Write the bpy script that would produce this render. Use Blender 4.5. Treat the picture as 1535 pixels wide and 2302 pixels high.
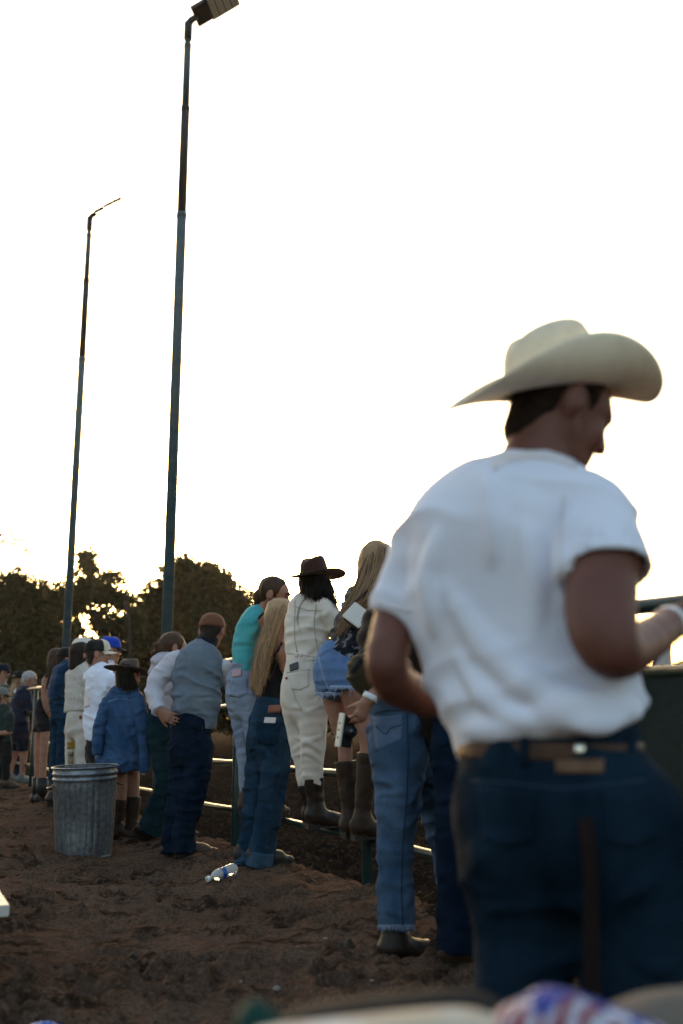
import bpy, math, random
import numpy as np
from mathutils import Vector, Matrix

for _o in list(bpy.data.objects):
    bpy.data.objects.remove(_o)
SC = bpy.context.scene
COL = SC.collection
R = math.radians
random.seed(11)
RNG = np.random.default_rng(11)

# ------------------------------------------------------------------ camera
CAM_H, PITCH, FPX = 1.08, R(11.7), 2240.0          # a 35 mm lens held at waist height, tilted up
cam_d = bpy.data.cameras.new('camera')
cam = bpy.data.objects.new('camera', cam_d)
COL.objects.link(cam)
cam.location = (0, 0, CAM_H)
cam.rotation_euler = (math.pi / 2 + PITCH, 0, 0)
cam_d.sensor_fit = 'VERTICAL'
cam_d.sensor_height = 36.0
cam_d.lens = 36.0 * FPX / 2302.0
cam_d.clip_start = 0.05
cam_d.clip_end = 6000
cam_d.dof.use_dof = True
cam_d.dof.focus_distance = 6.6
cam_d.dof.aperture_fstop = 1.9
SC.camera = cam

# ------------------------------------------------------------------ sky, sun, exposure
SUN_EL, SUN_AZ = R(8.0), R(-8.0)                   # low, behind the trees on the left
world = bpy.data.worlds.new('World')
SC.world = world
world.use_nodes = True
wn = world.node_tree.nodes
wl = world.node_tree.links
sky = wn.new('ShaderNodeTexSky')
sky.sky_type = 'NISHITA'
sky.sun_disc = False
sky.sun_elevation = SUN_EL
sky.sun_rotation = SUN_AZ
sky.air_density = 1.0
sky.dust_density = 4.5
sky.ozone_density = 0.5
wn['Background'].inputs['Strength'].default_value = 0.15
wl.new(sky.outputs['Color'], wn['Background'].inputs['Color'])
sun_d = bpy.data.lights.new('sun', 'SUN')
sun_d.energy = 2.5
sun_d.angle = R(0.6)
sun_d.color = (1.0, 0.72, 0.45)
sun = bpy.data.objects.new('sun', sun_d)
COL.objects.link(sun)
_sd = Vector((math.sin(SUN_AZ) * math.cos(SUN_EL), math.cos(SUN_AZ) * math.cos(SUN_EL), math.sin(SUN_EL)))
sun.rotation_euler = _sd.to_track_quat('Z', 'Y').to_euler()
sun.location = (-4, 30, 12)
vs = SC.view_settings
vs.view_transform = 'Standard'
vs.look = 'None'
vs.exposure = 1.8
vs.gamma = 1.0
vs.use_curve_mapping = False
SC.render.engine = 'CYCLES'
SC.cycles.use_denoising = True
SC.cycles.max_bounces = 6
SC.cycles.transparent_max_bounces = 12
SC.cycles.caustics_reflective = False
SC.cycles.caustics_refractive = False
# ------------------------------------------------------------------ where a sight line meets the place
CP, SP = math.cos(PITCH), math.sin(PITCH)
BANK = 0.14                                         # height of the trodden bank along the fence

def sight(px, py):
    r, u = (px - 767.5) / FPX, (1151.0 - py) / FPX
    return np.array([r, CP - SP * u, SP + CP * u])

def P(px, py, Y):
    d = sight(px, py)
    return d * (Y / d[1]) + np.array([0, 0, CAM_H])

def G(px, py, z=BANK):
    d = sight(px, py)
    return d * ((z - CAM_H) / d[2]) + np.array([0, 0, CAM_H])

def scale_at(p):                                    # pixels per metre
    return FPX / (p[1] * CP + (p[2] - CAM_H) * SP)

def nrm(v):
    v = np.asarray(v, float)
    return v / max(np.linalg.norm(v), 1e-9)

# ------------------------------------------------------------------ noise
def _hash(ix, iy, iz, seed):
    h = (ix * 374761393 + iy * 668265263 + iz * 2147483647 + seed * 974634777) & 0xFFFFFFFF
    h = ((h ^ (h >> 13)) * 1274126177) & 0xFFFFFFFF
    h = (h ^ (h >> 16)) & 0xFFFF
    return h / 65535.0

def vnoise(p, seed=0):
    i = np.floor(p).astype(np.int64)
    f = p - i
    f = f * f * (3 - 2 * f)
    r = 0
    for dx in (0, 1):
        wx = f[:, 0] if dx else 1 - f[:, 0]
        for dy in (0, 1):
            wy = f[:, 1] if dy else 1 - f[:, 1]
            for dz in (0, 1):
                wz = f[:, 2] if dz else 1 - f[:, 2]
                r = r + wx * wy * wz * _hash(i[:, 0] + dx, i[:, 1] + dy, i[:, 2] + dz, seed)
    return r * 2 - 1

def fbm(p, oct=4, seed=0, gain=.5):
    a, s, r = 1., 1., 0
    for k in range(oct):
        r = r + a * vnoise(p * s + k * 17.3, seed + k)
        a *= gain
        s *= 2.03
    return r

# ------------------------------------------------------------------ objects
def link(o, parent=None):
    COL.objects.link(o)
    if parent is not None:
        o.parent = parent
    return o

def mesh_obj(name, verts, faces, mats, parent=None, smooth=True, origin=None, midx=None):
    verts = np.asarray(verts, float).reshape(-1, 3)
    if origin is None and parent is not None:
        origin = ORIG.get(parent.name, np.zeros(3))
    if origin is not None:
        verts = verts - np.asarray(origin)
    me = bpy.data.meshes.new(name)
    me.from_pydata(verts.tolist(), [], faces if isinstance(faces, list) else faces.tolist())
    if not isinstance(mats, (list, tuple)):
        mats = [mats]
    for m in mats:
        me.materials.append(m)
    if midx is not None:
        me.polygons.foreach_set('material_index', np.asarray(midx, np.int32))
    me.polygons.foreach_set('use_smooth', np.full(len(me.polygons), smooth))
    me.update()
    o = bpy.data.objects.new(name, me)
    link(o, parent)
    if parent is None and origin is not None:
        o.location = origin
        ORIG[o.name] = np.asarray(origin, float)
    else:
        ORIG[o.name] = np.asarray(origin if origin is not None else np.zeros(3), float)
    return o

ORIG = {}

def thing(name, label, cat, loc, group=None):
    o = bpy.data.objects.new(name, None)
    o.empty_display_size = .1
    COL.objects.link(o)
    o.location = loc
    ORIG[o.name] = np.asarray(loc, float)
    return tag(o, label, cat, group)

def tag(o, label, cat, group=None):
    o['label'] = label
    o['category'] = cat
    if group:
        o['group'] = group
    return o

def bevel(o, w=.005, seg=2):
    m = o.modifiers.new('bevel', 'BEVEL')
    m.width = w
    m.segments = seg
    m.limit_method = 'ANGLE'
    return o

# ------------------------------------------------------------------ shapes: lists of verts and faces
class MB:
    def __init__(s):
        s.v, s.f, s.m = [], [], []

    def add(s, v, f, m=0):
        b = len(s.v)
        s.v += [tuple(map(float, p)) for p in v]
        s.f += [tuple(i + b for i in q) for q in f]
        s.m += [m] * len(f)
        return s

    def box(s, c, half, rot=None, m=0):
        c = np.asarray(c, float)
        M = np.eye(3) if rot is None else np.asarray(rot)     # rows: local axes
        v = []
        for x in (-1, 1):
            for y in (-1, 1):
                for z in (-1, 1):
                    v.append(c + M[0] * x * half[0] + M[1] * y * half[1] + M[2] * z * half[2])
        f = [(0, 1, 3, 2), (4, 6, 7, 5), (0, 4, 5, 1), (2, 3, 7, 6), (0, 2, 6, 4), (1, 5, 7, 3)]
        return s.add(v, f, m)

    def tube(s, pts, rad, n=10, m=0, caps=True, flat=None, aspect=1.):
        pts = [np.asarray(p, float) for p in pts]
        k = len(pts)
        rad = [rad] * k if np.isscalar(rad) else rad
        v, f = [], []
        ref = None
        for i, p in enumerate(pts):
            t = nrm(pts[min(i + 1, k - 1)] - pts[max(i - 1, 0)])
            if ref is None:
                ref = np.array([0, 0, 1.]) if abs(t[2]) < .9 else np.array([1., 0, 0])
                if flat is not None:
                    ref = np.asarray(flat, float)
            u = nrm(ref - t * np.dot(ref, t))
            w = np.cross(t, u)
            ref = u
            for j in range(n):
                a = 2 * math.pi * j / n
                v.append(p + (u * math.cos(a) * aspect + w * math.sin(a)) * rad[i])
        for i in range(k - 1):
            for j in range(n):
                a, b = i * n + j, i * n + (j + 1) % n
                f.append((a, b, b + n, a + n))
        if caps:
            f.append(tuple(range(n - 1, -1, -1)))
            f.append(tuple((k - 1) * n + j for j in range(n)))
        return s.add(v, f, m)

    def lathe(s, prof, n=32, m=0, org=(0, 0, 0), fn=None, close=False):
        v, f = [], []
        for (r, z) in prof:
            for j in range(n):
                a = 2 * math.pi * j / n
                rr, zz = (r, z) if fn is None else fn(r, z, a)
                v.append((org[0] + rr * math.cos(a), org[1] + rr * math.sin(a), org[2] + zz))
        for i in range(len(prof) - 1):
            for j in range(n):
                a, b = i * n + j, i * n + (j + 1) % n
                f.append((a, b, b + n, a + n))
        if close:
            f.append(tuple((len(prof) - 1) * n + j for j in range(n)))
        return s.add(v, f, m)

    def grid(s, pts, m=0):                           # pts[i][j]
        a, b = len(pts), len(pts[0])
        v = [p for row in pts for p in row]
        f = [(i * b + j, i * b + j + 1, (i + 1) * b + j + 1, (i + 1) * b + j) for i in range(a - 1) for j in range(b - 1)]
        return s.add(v, f, m)

    def slab(s, pts, nrmls, t0, t1, m=0):            # a sheet with thickness: pts, normals as [i][j] arrays
        pts, nrmls = np.asarray(pts), np.asarray(nrmls)
        a, b = pts.shape[:2]
        top, bot = (pts + nrmls * t1).reshape(-1, 3), (pts + nrmls * t0).reshape(-1, 3)
        n = a * b
        q = [(i * b + j, i * b + j + 1, (i + 1) * b + j + 1, (i + 1) * b + j) for i in range(a - 1) for j in range(b - 1)]
        f = q + [tuple(n + k for k in reversed(x)) for x in q]
        ring = [j for j in range(b)] + [i * b + b - 1 for i in range(1, a)] + [(a - 1) * b + j for j in range(b - 2, -1, -1)] + [i * b for i in range(a - 2, 0, -1)]
        for i in range(len(ring)):
            x, y = ring[i], ring[(i + 1) % len(ring)]
            f.append((y, x, n + x, n + y))
        return s.add(np.vstack([top, bot]), f, m)

    def obj(s, name, mats, parent=None, smooth=True, origin=None):
        return mesh_obj(name, s.v, s.f, mats, parent, smooth, origin, s.m)

# ------------------------------------------------------------------ materials
MATS = {}

def mat(name, col, rough=.8, col2=None, nscale=(6, 6, 6), detail=4, fac=(.35, .65), bump=0., bscale=60, bstretch=(1, 1, 1), spec=.3,
        metal=0., sheen=0., island=None, trans=0., fine=None, wr=None):
    """one procedural material; col/col2 mixed by noise, optional fine speckle and bump"""
    if name in MATS:
        return MATS[name]
    m = bpy.data.materials.new(name)
    m.use_nodes = True
    N, L = m.node_tree.nodes, m.node_tree.links
    b = N['Principled BSDF']
    b.inputs['Roughness'].default_value = rough
    b.inputs['Specular IOR Level'].default_value = spec
    b.inputs['Metallic'].default_value = metal
    if sheen:
        b.inputs['Sheen Weight'].default_value = sheen
        b.inputs['Sheen Roughness'].default_value = .5
    tc = N.new('ShaderNodeTexCoord')
    out = None
    if col2 is not None:
        mp = N.new('ShaderNodeMapping')
        mp.inputs['Scale'].default_value = nscale
        L.new(tc.outputs['Object'], mp.inputs[0])
        nz = N.new('ShaderNodeTexNoise')
        nz.inputs['Scale'].default_value = 1.0
        nz.inputs['Detail'].default_value = detail
        L.new(mp.outputs[0], nz.inputs['Vector'])
        cr = N.new('ShaderNodeMapRange')
        cr.inputs[1].default_value, cr.inputs[2].default_value = fac
        L.new(nz.outputs[0], cr.inputs[0])
        mx = N.new('ShaderNodeMix')
        mx.data_type = 'RGBA'
        mx.inputs[6].default_value = (*col, 1)
        mx.inputs[7].default_value = (*col2, 1)
        L.new(cr.outputs[0], mx.inputs[0])
        out = mx.outputs[2]
    if island is not None:                            # each strand or leaf its own tone
        g = N.new('ShaderNodeNewGeometry')
        mx = N.new('ShaderNodeMix')
        mx.data_type = 'RGBA'
        if out is None:
            mx.inputs[6].default_value = (*col, 1)
        else:
            L.new(out, mx.inputs[6])
        mx.inputs[7].default_value = (*island, 1)
        L.new(g.outputs['Random Per Island'], mx.inputs[0])
        out = mx.outputs[2]
    if fine is not None:                              # (scale, amount): light-dark thread speckle
        nz = N.new('ShaderNodeTexNoise')
        nz.inputs['Scale'].default_value = fine[0]
        nz.inputs['Detail'].default_value = 2
        if len(fine) > 2:
            mp = N.new('ShaderNodeMapping')
            mp.inputs['Scale'].default_value = fine[2]
            L.new(tc.outputs['Object'], mp.inputs[0])
            L.new(mp.outputs[0], nz.inputs['Vector'])
        else:
            L.new(tc.outputs['Object'], nz.inputs['Vector'])
        mr = N.new('ShaderNodeMapRange')
        mr.inputs[1].default_value, mr.inputs[2].default_value = .3, .7
        mr.inputs[3].default_value, mr.inputs[4].default_value = 1 - fine[1], 1 + fine[1]
        L.new(nz.outputs[0], mr.inputs[0])
        mx = N.new('ShaderNodeMix')
        mx.data_type = 'RGBA'
        mx.blend_type = 'MULTIPLY'
        mx.inputs[0].default_value = 1
        if out is None:
            mx.inputs[6].default_value = (*col, 1)
        else:
            L.new(out, mx.inputs[6])
        L.new(mr.outputs[0], mx.inputs[7])
        out = mx.outputs[2]
    if out is None:
        b.inputs['Base Color'].default_value = (*col, 1)
    else:
        L.new(out, b.inputs['Base Color'])
    if bump:
        mp = N.new('ShaderNodeMapping')
        mp.inputs['Scale'].default_value = bstretch
        L.new(tc.outputs['Object'], mp.inputs[0])
        nz = N.new('ShaderNodeTexNoise')
        nz.inputs['Scale'].default_value = bscale
        nz.inputs['Detail'].default_value = 5
        L.new(mp.outputs[0], nz.inputs['Vector'])
        bp = N.new('ShaderNodeBump')
        bp.inputs['Strength'].default_value = bump
        bp.inputs['Distance'].default_value = 1.0 / bscale
        L.new(nz.outputs[0], bp.inputs['Height'])
        L.new(bp.outputs[0], b.inputs['Normal'])
    if wr:                                            # creases: (scale, strength, depth m, stretch)
        mp = N.new('ShaderNodeMapping')
        mp.inputs['Scale'].default_value = wr[3] if len(wr) > 3 else (1, 1, 1)
        mp.inputs['Rotation'].default_value = (.3, .5, .2)
        L.new(tc.outputs['Object'], mp.inputs[0])
        nz = N.new('ShaderNodeTexNoise')
        nz.noise_type = 'RIDGED_MULTIFRACTAL'
        nz.inputs['Scale'].default_value = wr[0]
        nz.inputs['Detail'].default_value = 2.5
        nz.inputs['Distortion'].default_value = .6
        L.new(mp.outputs[0], nz.inputs['Vector'])
        b2 = N.new('ShaderNodeBump')
        b2.inputs['Strength'].default_value = wr[1]
        b2.inputs['Distance'].default_value = wr[2]
        L.new(nz.outputs[0], b2.inputs['Height'])
        if bump:
            L.new(b2.outputs[0], bp.inputs['Normal'])
        else:
            L.new(b2.outputs[0], b.inputs['Normal'])
    if trans:
        t = N.new('ShaderNodeBsdfTranslucent')
        if out is None:
            t.inputs[0].default_value = (*[min(1, c * 1.6) for c in col], 1)
        else:
            L.new(out, t.inputs[0])
        ms = N.new('ShaderNodeMixShader')
        ms.inputs[0].default_value = trans
        L.new(b.outputs[0], ms.inputs[1])
        L.new(t.outputs[0], ms.inputs[2])
        L.new(ms.outputs[0], N['Material Output'].inputs[0])
    MATS[name] = m
    return m

# ------------------------------------------------------------------ smooth solids: a signed field on a grid, meshed by surface nets
class Field:
    def __init__(s, lo, hi, vox):
        s.lo, s.vox = np.asarray(lo, float), vox
        s.n = np.ceil((np.asarray(hi) - s.lo) / vox).astype(int) + 1
        s.v = np.full(s.n, 1.0, np.float32)

    def sub(s, lo, hi):
        a = np.clip(np.floor((lo - s.lo) / s.vox).astype(int), 0, s.n)
        b = np.clip(np.ceil((hi - s.lo) / s.vox).astype(int) + 1, 0, s.n)
        ax = [(s.lo[i] + np.arange(a[i], b[i]) * s.vox).astype(np.float32) for i in range(3)]
        return (slice(a[0], b[0]), slice(a[1], b[1]), slice(a[2], b[2])), ax[0][:, None, None], ax[1][None, :, None], ax[2][None, None, :]

    def ecap(s, a, b, ra, rb, u=None, k=.02, op='u', flat=(0, 0), off=0., ex=2., raw=False):
        a, b = np.asarray(a, float), np.asarray(b, float)
        ra = (ra, ra) if np.isscalar(ra) else ra
        rb = (rb, rb) if np.isscalar(rb) else rb
        ra = (max(ra[0] + off, .003), max(ra[1] + off, .003))
        rb = (max(rb[0] + off, .003), max(rb[1] + off, .003))
        ax = b - a
        Ln = max(np.linalg.norm(ax), 1e-5)
        axn = ax / Ln
        if u is None:
            u = np.array([1., 0, 0]) if abs(axn[0]) < .9 else np.array([0, 1., 0])
        u = nrm(np.asarray(u) - axn * np.dot(u, axn))
        w = np.cross(axn, u)
        m = max(ra[0], ra[1], rb[0], rb[1]) + k + 2 * s.vox
        sl, X, Y, Z = s.sub(np.minimum(a, b) - m, np.maximum(a, b) + m)
        if min(x.stop - x.start for x in sl) <= 0:
            return (sl, None) if raw else s
        f = np.float32
        X, Y, Z = X - f(a[0]), Y - f(a[1]), Z - f(a[2])
        h = X * f(axn[0]) + Y * f(axn[1]) + Z * f(axn[2])
        t = np.clip(h / f(Ln), 0, 1)
        qa = X * f(u[0]) + Y * f(u[1]) + Z * f(u[2])
        qb = X * f(w[0]) + Y * f(w[1]) + Z * f(w[2])
        wa = f(ra[0]) + f(rb[0] - ra[0]) * t
        wb = f(ra[1]) + f(rb[1] - ra[1]) * t
        mm = np.minimum(wa, wb)
        hh = (h - t * f(Ln)) / mm
        if ex == 2.:
            d = (np.sqrt((qa / wa) ** 2 + (qb / wb) ** 2 + hh ** 2) - 1) * mm
        else:
            d = ((np.abs(qa / wa) ** ex + np.abs(qb / wb) ** ex + np.abs(hh) ** ex) ** (1 / ex) - 1) * mm
        if flat[0]:
            d = np.maximum(d, -h)
        if flat[1]:
            d = np.maximum(d, h - f(Ln))
        if raw:
            return sl, d
        s.comb(sl, d, k, op)
        return s

    def chain(s, secs, u, k=.03, flat=(0, 0), off=0., kin=.006):
        """one limb: sections (centre, (w, d)) joined by a smooth curve, then blended into the rest"""
        C = np.array([q[0] for q in secs]); W = np.array([q[1] for q in secs]) + off
        n = len(C)
        if n > 2:
            cc, ww = [C[0]], [W[0]]
            for i in range(n - 1):
                p0, p1, p2, p3 = C[max(i - 1, 0)], C[i], C[i + 1], C[min(i + 2, n - 1)]
                w0, w1, w2, w3 = W[max(i - 1, 0)], W[i], W[i + 1], W[min(i + 2, n - 1)]
                for t in (1 / 3, 2 / 3, 1.):
                    h = lambda a, b, c, d: .5 * (2 * b + (c - a) * t + (2 * a - 5 * b + 4 * c - d) * t * t + (3 * b - a - 3 * c + d) * t ** 3)
                    cc.append(h(p0, p1, p2, p3)); ww.append(h(w0, w1, w2, w3))
            C, W = np.array(cc), np.array(ww)
        W = np.maximum(W, .004)
        m = W.max() + k + 3 * s.vox
        sl, X, Y, Z = s.sub(C.min(0) - m, C.max(0) + m)
        tmp = np.full([q.stop - q.start for q in sl], 1., np.float32)
        o = np.array([q.start for q in sl])
        for i in range(len(C) - 1):
            s2, d = s.ecap(C[i], C[i + 1], tuple(W[i]), tuple(W[i + 1]), u, k, raw=True)
            if d is None:
                continue
            loc = tuple(slice(max(a.start - b, 0), min(a.stop - b, tmp.shape[q])) for q, (a, b) in enumerate(zip(s2, o)))
            cut = tuple(slice(l.start - (a.start - b), l.stop - (a.start - b)) for l, a, b in zip(loc, s2, o))
            d = d[cut]
            v = tmp[loc]
            hh = np.maximum(kin - np.abs(v - d), 0) / kin
            tmp[loc] = np.minimum(v, d) - hh * hh * (kin / 4)
        f = np.float32
        for e, (p, q) in ((0, (C[0], C[1])), (1, (C[-1], C[-2]))):
            if flat[e]:
                n_ = nrm(p - q)
                tmp = np.maximum(tmp, (X - f(p[0])) * f(n_[0]) + (Y - f(p[1])) * f(n_[1]) + (Z - f(p[2])) * f(n_[2]))
        s.comb(sl, tmp, k, 'u')
        return s

    def ell(s, c, r, axes=None, k=.02, op='u'):
        c = np.asarray(c, float)
        M = np.eye(3) if axes is None else np.asarray(axes)
        m = max(r) + k + 2 * s.vox
        sl, X, Y, Z = s.sub(c - m, c + m)
        if min(x.stop - x.start for x in sl) <= 0:
            return s
        X, Y, Z = X - c[0], Y - c[1], Z - c[2]
        q = 0
        for i in range(3):
            q = q + ((X * M[i][0] + Y * M[i][1] + Z * M[i][2]) / r[i]) ** 2
        d = ((np.sqrt(q) - 1) * min(r)).astype(np.float32)
        s.comb(sl, d, k, op)
        return s

    def comb(s, sl, d, k, op):
        v = s.v[sl]
        if op == 'u':
            h = np.maximum(k - np.abs(v - d), 0) / k
            s.v[sl] = np.minimum(v, d) - h * h * (k / 4)
        else:                                         # carve
            d = -d
            h = np.maximum(k - np.abs(v - d), 0) / k
            s.v[sl] = np.maximum(v, d) + h * h * (k / 4)

    def plane(s, p, n):                               # keep the side the normal points away from
        n = nrm(n)
        X = s.lo[0] + np.arange(s.n[0]) * s.vox
        Y = s.lo[1] + np.arange(s.n[1]) * s.vox
        Z = s.lo[2] + np.arange(s.n[2]) * s.vox
        d = (X - p[0])[:, None, None] * n[0] + (Y - p[1])[None, :, None] * n[1] + (Z - p[2])[None, None, :] * n[2]
        s.v = np.maximum(s.v, d.astype(np.float32))
        return s

    def band(s, fn, width=None):                      # displace near the surface by fn(points) metres outward
        w = width or 3.5 * s.vox + .012
        idx = np.argwhere(np.abs(s.v) < w)
        p = s.lo + idx * s.vox
        s.v[idx[:, 0], idx[:, 1], idx[:, 2]] -= fn(p).astype(np.float32)
        return s

    def sample(s, p):
        q = (p - s.lo) / s.vox
        q = np.clip(q, 0, np.array(s.n) - 1.001)
        i = q.astype(int)
        f = q - i
        r = 0
        for dx in (0, 1):
            for dy in (0, 1):
                for dz in (0, 1):
                    w = (f[..., 0] if dx else 1 - f[..., 0]) * (f[..., 1] if dy else 1 - f[..., 1]) * (f[..., 2] if dz else 1 - f[..., 2])
                    r = r + w * s.v[i[..., 0] + dx, i[..., 1] + dy, i[..., 2] + dz]
        return r

    def grad(s, p):
        e = s.vox
        g = np.stack([s.sample(p + np.eye(3)[i] * e) - s.sample(p - np.eye(3)[i] * e) for i in range(3)], -1)
        return g / np.maximum(np.linalg.norm(g, axis=-1, keepdims=True), 1e-9)

    def hit(s, px, py, org=None):                     # first surface point along sight lines
        px, py = np.asarray(px, float), np.asarray(py, float)
        r, u = (px - 767.5) / FPX, (1151.0 - py) / FPX
        d = np.stack([r, CP - SP * u, SP + CP * u], -1)
        o = np.array([0, 0, CAM_H])
        hi = s.lo + (np.array(s.n) - 1) * s.vox
        y0, y1 = s.lo[1], hi[1]
        best = np.full(px.shape, np.nan)
        N = int((y1 - y0) / (s.vox * .5)) + 2
        prev = np.ones(px.shape)
        pt = np.full(px.shape, y0)
        for i in range(N):
            y = y0 + (y1 - y0) * i / (N - 1)
            t = y / d[..., 1]
            p = o + d * t[..., None]
            ins = np.all((p >= s.lo) & (p <= hi), -1)
            v = np.where(ins, s.sample(p), 1.)
            new = np.isnan(best) & (v < 0)
            if new.any():
                yy = pt + (y - pt) * np.where(v != prev, prev / np.maximum(prev - v, 1e-9), 1)
                best = np.where(new, yy, best)
            prev = v
            pt = np.full(px.shape, y)
        t = best / d[..., 1]
        return o + d * t[..., None]

    def mesh(s):
        v = s.v
        ins = v < 0
        n = v.shape
        c = ins[:-1, :-1, :-1].astype(np.int8)
        tot = np.zeros_like(c)
        for dx in (0, 1):
            for dy in (0, 1):
                for dz in (0, 1):
                    tot += ins[dx:n[0] - 1 + dx, dy:n[1] - 1 + dy, dz:n[2] - 1 + dz]
        act = (tot > 0) & (tot < 8)
        idx = np.argwhere(act)
        cid = np.full(act.shape, -1, np.int64)
        cid[act] = np.arange(len(idx))
        co = np.array([[dx, dy, dz] for dx in (0, 1) for dy in (0, 1) for dz in (0, 1)])
        val = np.stack([v[idx[:, 0] + a, idx[:, 1] + b, idx[:, 2] + d] for a, b, d in co], 1)
        acc, cnt = np.zeros((len(idx), 3)), np.zeros(len(idx))
        for i in range(8):
            for j in range(i + 1, 8):
                if np.abs(co[i] - co[j]).sum() != 1:
                    continue
                x = (val[:, i] < 0) != (val[:, j] < 0)
                t = val[:, i] / np.where(x, val[:, i] - val[:, j], 1)
                p = co[i] + t[:, None] * (co[j] - co[i])
                acc[x] += p[x]
                cnt[x] += 1
        verts = s.lo + (idx + acc / cnt[:, None]) * s.vox
        faces = []
        for axis in range(3):
            a = np.moveaxis(ins, axis, 0)
            x = a[:-1] != a[1:]
            pos = np.argwhere(x[:, 1:-1, 1:-1])
            if not len(pos):
                continue
            flip = a[pos[:, 0], pos[:, 1] + 1, pos[:, 2] + 1]
            cc = np.moveaxis(cid, axis, 0)
            i, j, k = pos[:, 0], pos[:, 1] + 1, pos[:, 2] + 1
            q = np.stack([cc[i, j - 1, k - 1], cc[i, j, k - 1], cc[i, j, k], cc[i, j - 1, k]], 1)
            if axis == 1:
                q = q[:, ::-1]
            q = np.where(flip[:, None], q, q[:, ::-1])
            faces.append(q)
        F = np.vstack(faces)
        F = F[(F >= 0).all(1)]
        # one light relaxing pass
        for _ in range(1):
            s_, c_ = np.zeros_like(verts), np.zeros(len(verts))
            for e in ((0, 1), (1, 2), (2, 3), (3, 0)):
                np.add.at(s_, F[:, e[0]], verts[F[:, e[1]]])
                np.add.at(c_, F[:, e[0]], 1)
            verts = verts * .5 + .5 * s_ / np.maximum(c_, 1)[:, None]
        return verts, F

def quick_mesh(name, verts, F, m, parent):
    verts = verts - ORIG[parent.name]
    me = bpy.data.meshes.new(name)
    me.vertices.add(len(verts))
    me.vertices.foreach_set('co', verts.astype(np.float32).ravel())
    me.loops.add(F.size)
    me.loops.foreach_set('vertex_index', F.astype(np.int32).ravel())
    me.polygons.add(len(F))
    me.polygons.foreach_set('loop_start', np.arange(0, F.size, 4, dtype=np.int32))
    me.polygons.foreach_set('use_smooth', np.ones(len(F), bool))
    me.update(calc_edges=True)
    me.materials.append(m)
    o = bpy.data.objects.new(name, me)
    link(o, parent)
    ORIG[o.name] = ORIG[parent.name]
    return o
# ------------------------------------------------------------------ fence line
FA, FB = G(820, 2024)[:2], G(527, 1927)[:2]         # the feet of two posts
FD = (FB - FA)
BAY = np.linalg.norm(FD)
FDN = FD / BAY                                       # runs away to the left
FN = np.array([FDN[1], -FDN[0]])                     # points into the arena

def fence_xy(t):
    return FA + FD * t

def fence_s(x, y):                                   # metres on the arena side of the fence
    return (x - FA[0]) * FN[0] + (y - FA[1]) * FN[1]

def fence_at(px, z):                                 # point of the fence plane seen at pixel column px, at height z
    r = (px - 767.5) / FPX
    # x = r * depth, depth = y*CP + (z-CAM_H)*SP
    c = (z - CAM_H) * SP * r
    # FA.x + FD.x t = r*CP*(FA.y + FD.y t) + c
    t = (r * CP * FA[1] + c - FA[0]) / (FD[0] - r * CP * FD[1])
    q = fence_xy(t)
    return np.array([q[0], q[1], z])

def smooth01(a, b, x):
    t = np.clip((x - a) / (b - a), 0, 1)
    return t * t * (3 - 2 * t)

def ground_base(x, y):
    s = fence_s(x, y)
    z = BANK * smooth01(1.9, 4.2, y)
    z = z + .05 * smooth01(-.9, -.05, s) * smooth01(2.5, 4.5, y)          # a lip trodden up along the rails
    arena = smooth01(.02, .62, s)
    return z * (1 - arena) + (-.15) * arena

PRINTS = []
_rp = np.random.default_rng(5)
for _ in range(420):                                 # boot prints and scuffs
    yy = 2.3 + 9 * _rp.random() ** 1.5
    xx = (-.75 + 1.35 * _rp.random()) * .5 * yy
    PRINTS.append((xx, yy, _rp.uniform(0, math.pi), _rp.uniform(.10, .16), _rp.uniform(.04, .06), _rp.uniform(.014, .036)))

def ground_z(x, y):
    x, y = np.asarray(x, float), np.asarray(y, float)
    sh = x.shape
    p = np.stack([x.ravel(), y.ravel(), np.zeros(x.size)], 1)
    z = ground_base(p[:, 0], p[:, 1])
    s = fence_s(p[:, 0], p[:, 1])
    d = np.hypot(p[:, 0], p[:, 1])
    fade = 1 - smooth01(14, 40, d)
    rough = 1 + 1.3 * smooth01(.2, .7, s)
    z = z + fade * .020 * fbm(p * 1.9, 2, 3)
    rid = 1 - np.abs(fbm(p * np.array([2.6, 4.2, 1]), 3, 9))
    z = z + fade * rough * (.018 * fbm(p * 7., 3, 21) + .019 * (rid ** 3 - .4))
    lump = np.maximum(vnoise(p * 16., 33) - .25, 0) * np.maximum(vnoise(p * 2.3, 35) + .25, 0)
    z = z + fade * rough * .07 * lump
    z = z + fade * rough * .004 * vnoise(p * 38., 41)
    for (a, b, th, l, w, dep) in PRINTS:
        m = (np.abs(p[:, 0] - a) < .3) & (np.abs(p[:, 1] - b) < .3)
        if not m.any():
            continue
        q = p[m]
        c_, s_ = math.cos(th), math.sin(th)
        u = ((q[:, 0] - a) * c_ + (q[:, 1] - b) * s_) / l
        v = (-(q[:, 0] - a) * s_ + (q[:, 1] - b) * c_) / w
        r = np.sqrt(u * u + v * v)
        z[m] += dep * (.7 * np.exp(-((r - 1.25) / .28) ** 2) - np.exp(-r ** 4))
    return z.reshape(sh)

def gz(x, y):
    return float(ground_z(np.array([x]), np.array([y]))[0])

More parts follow.
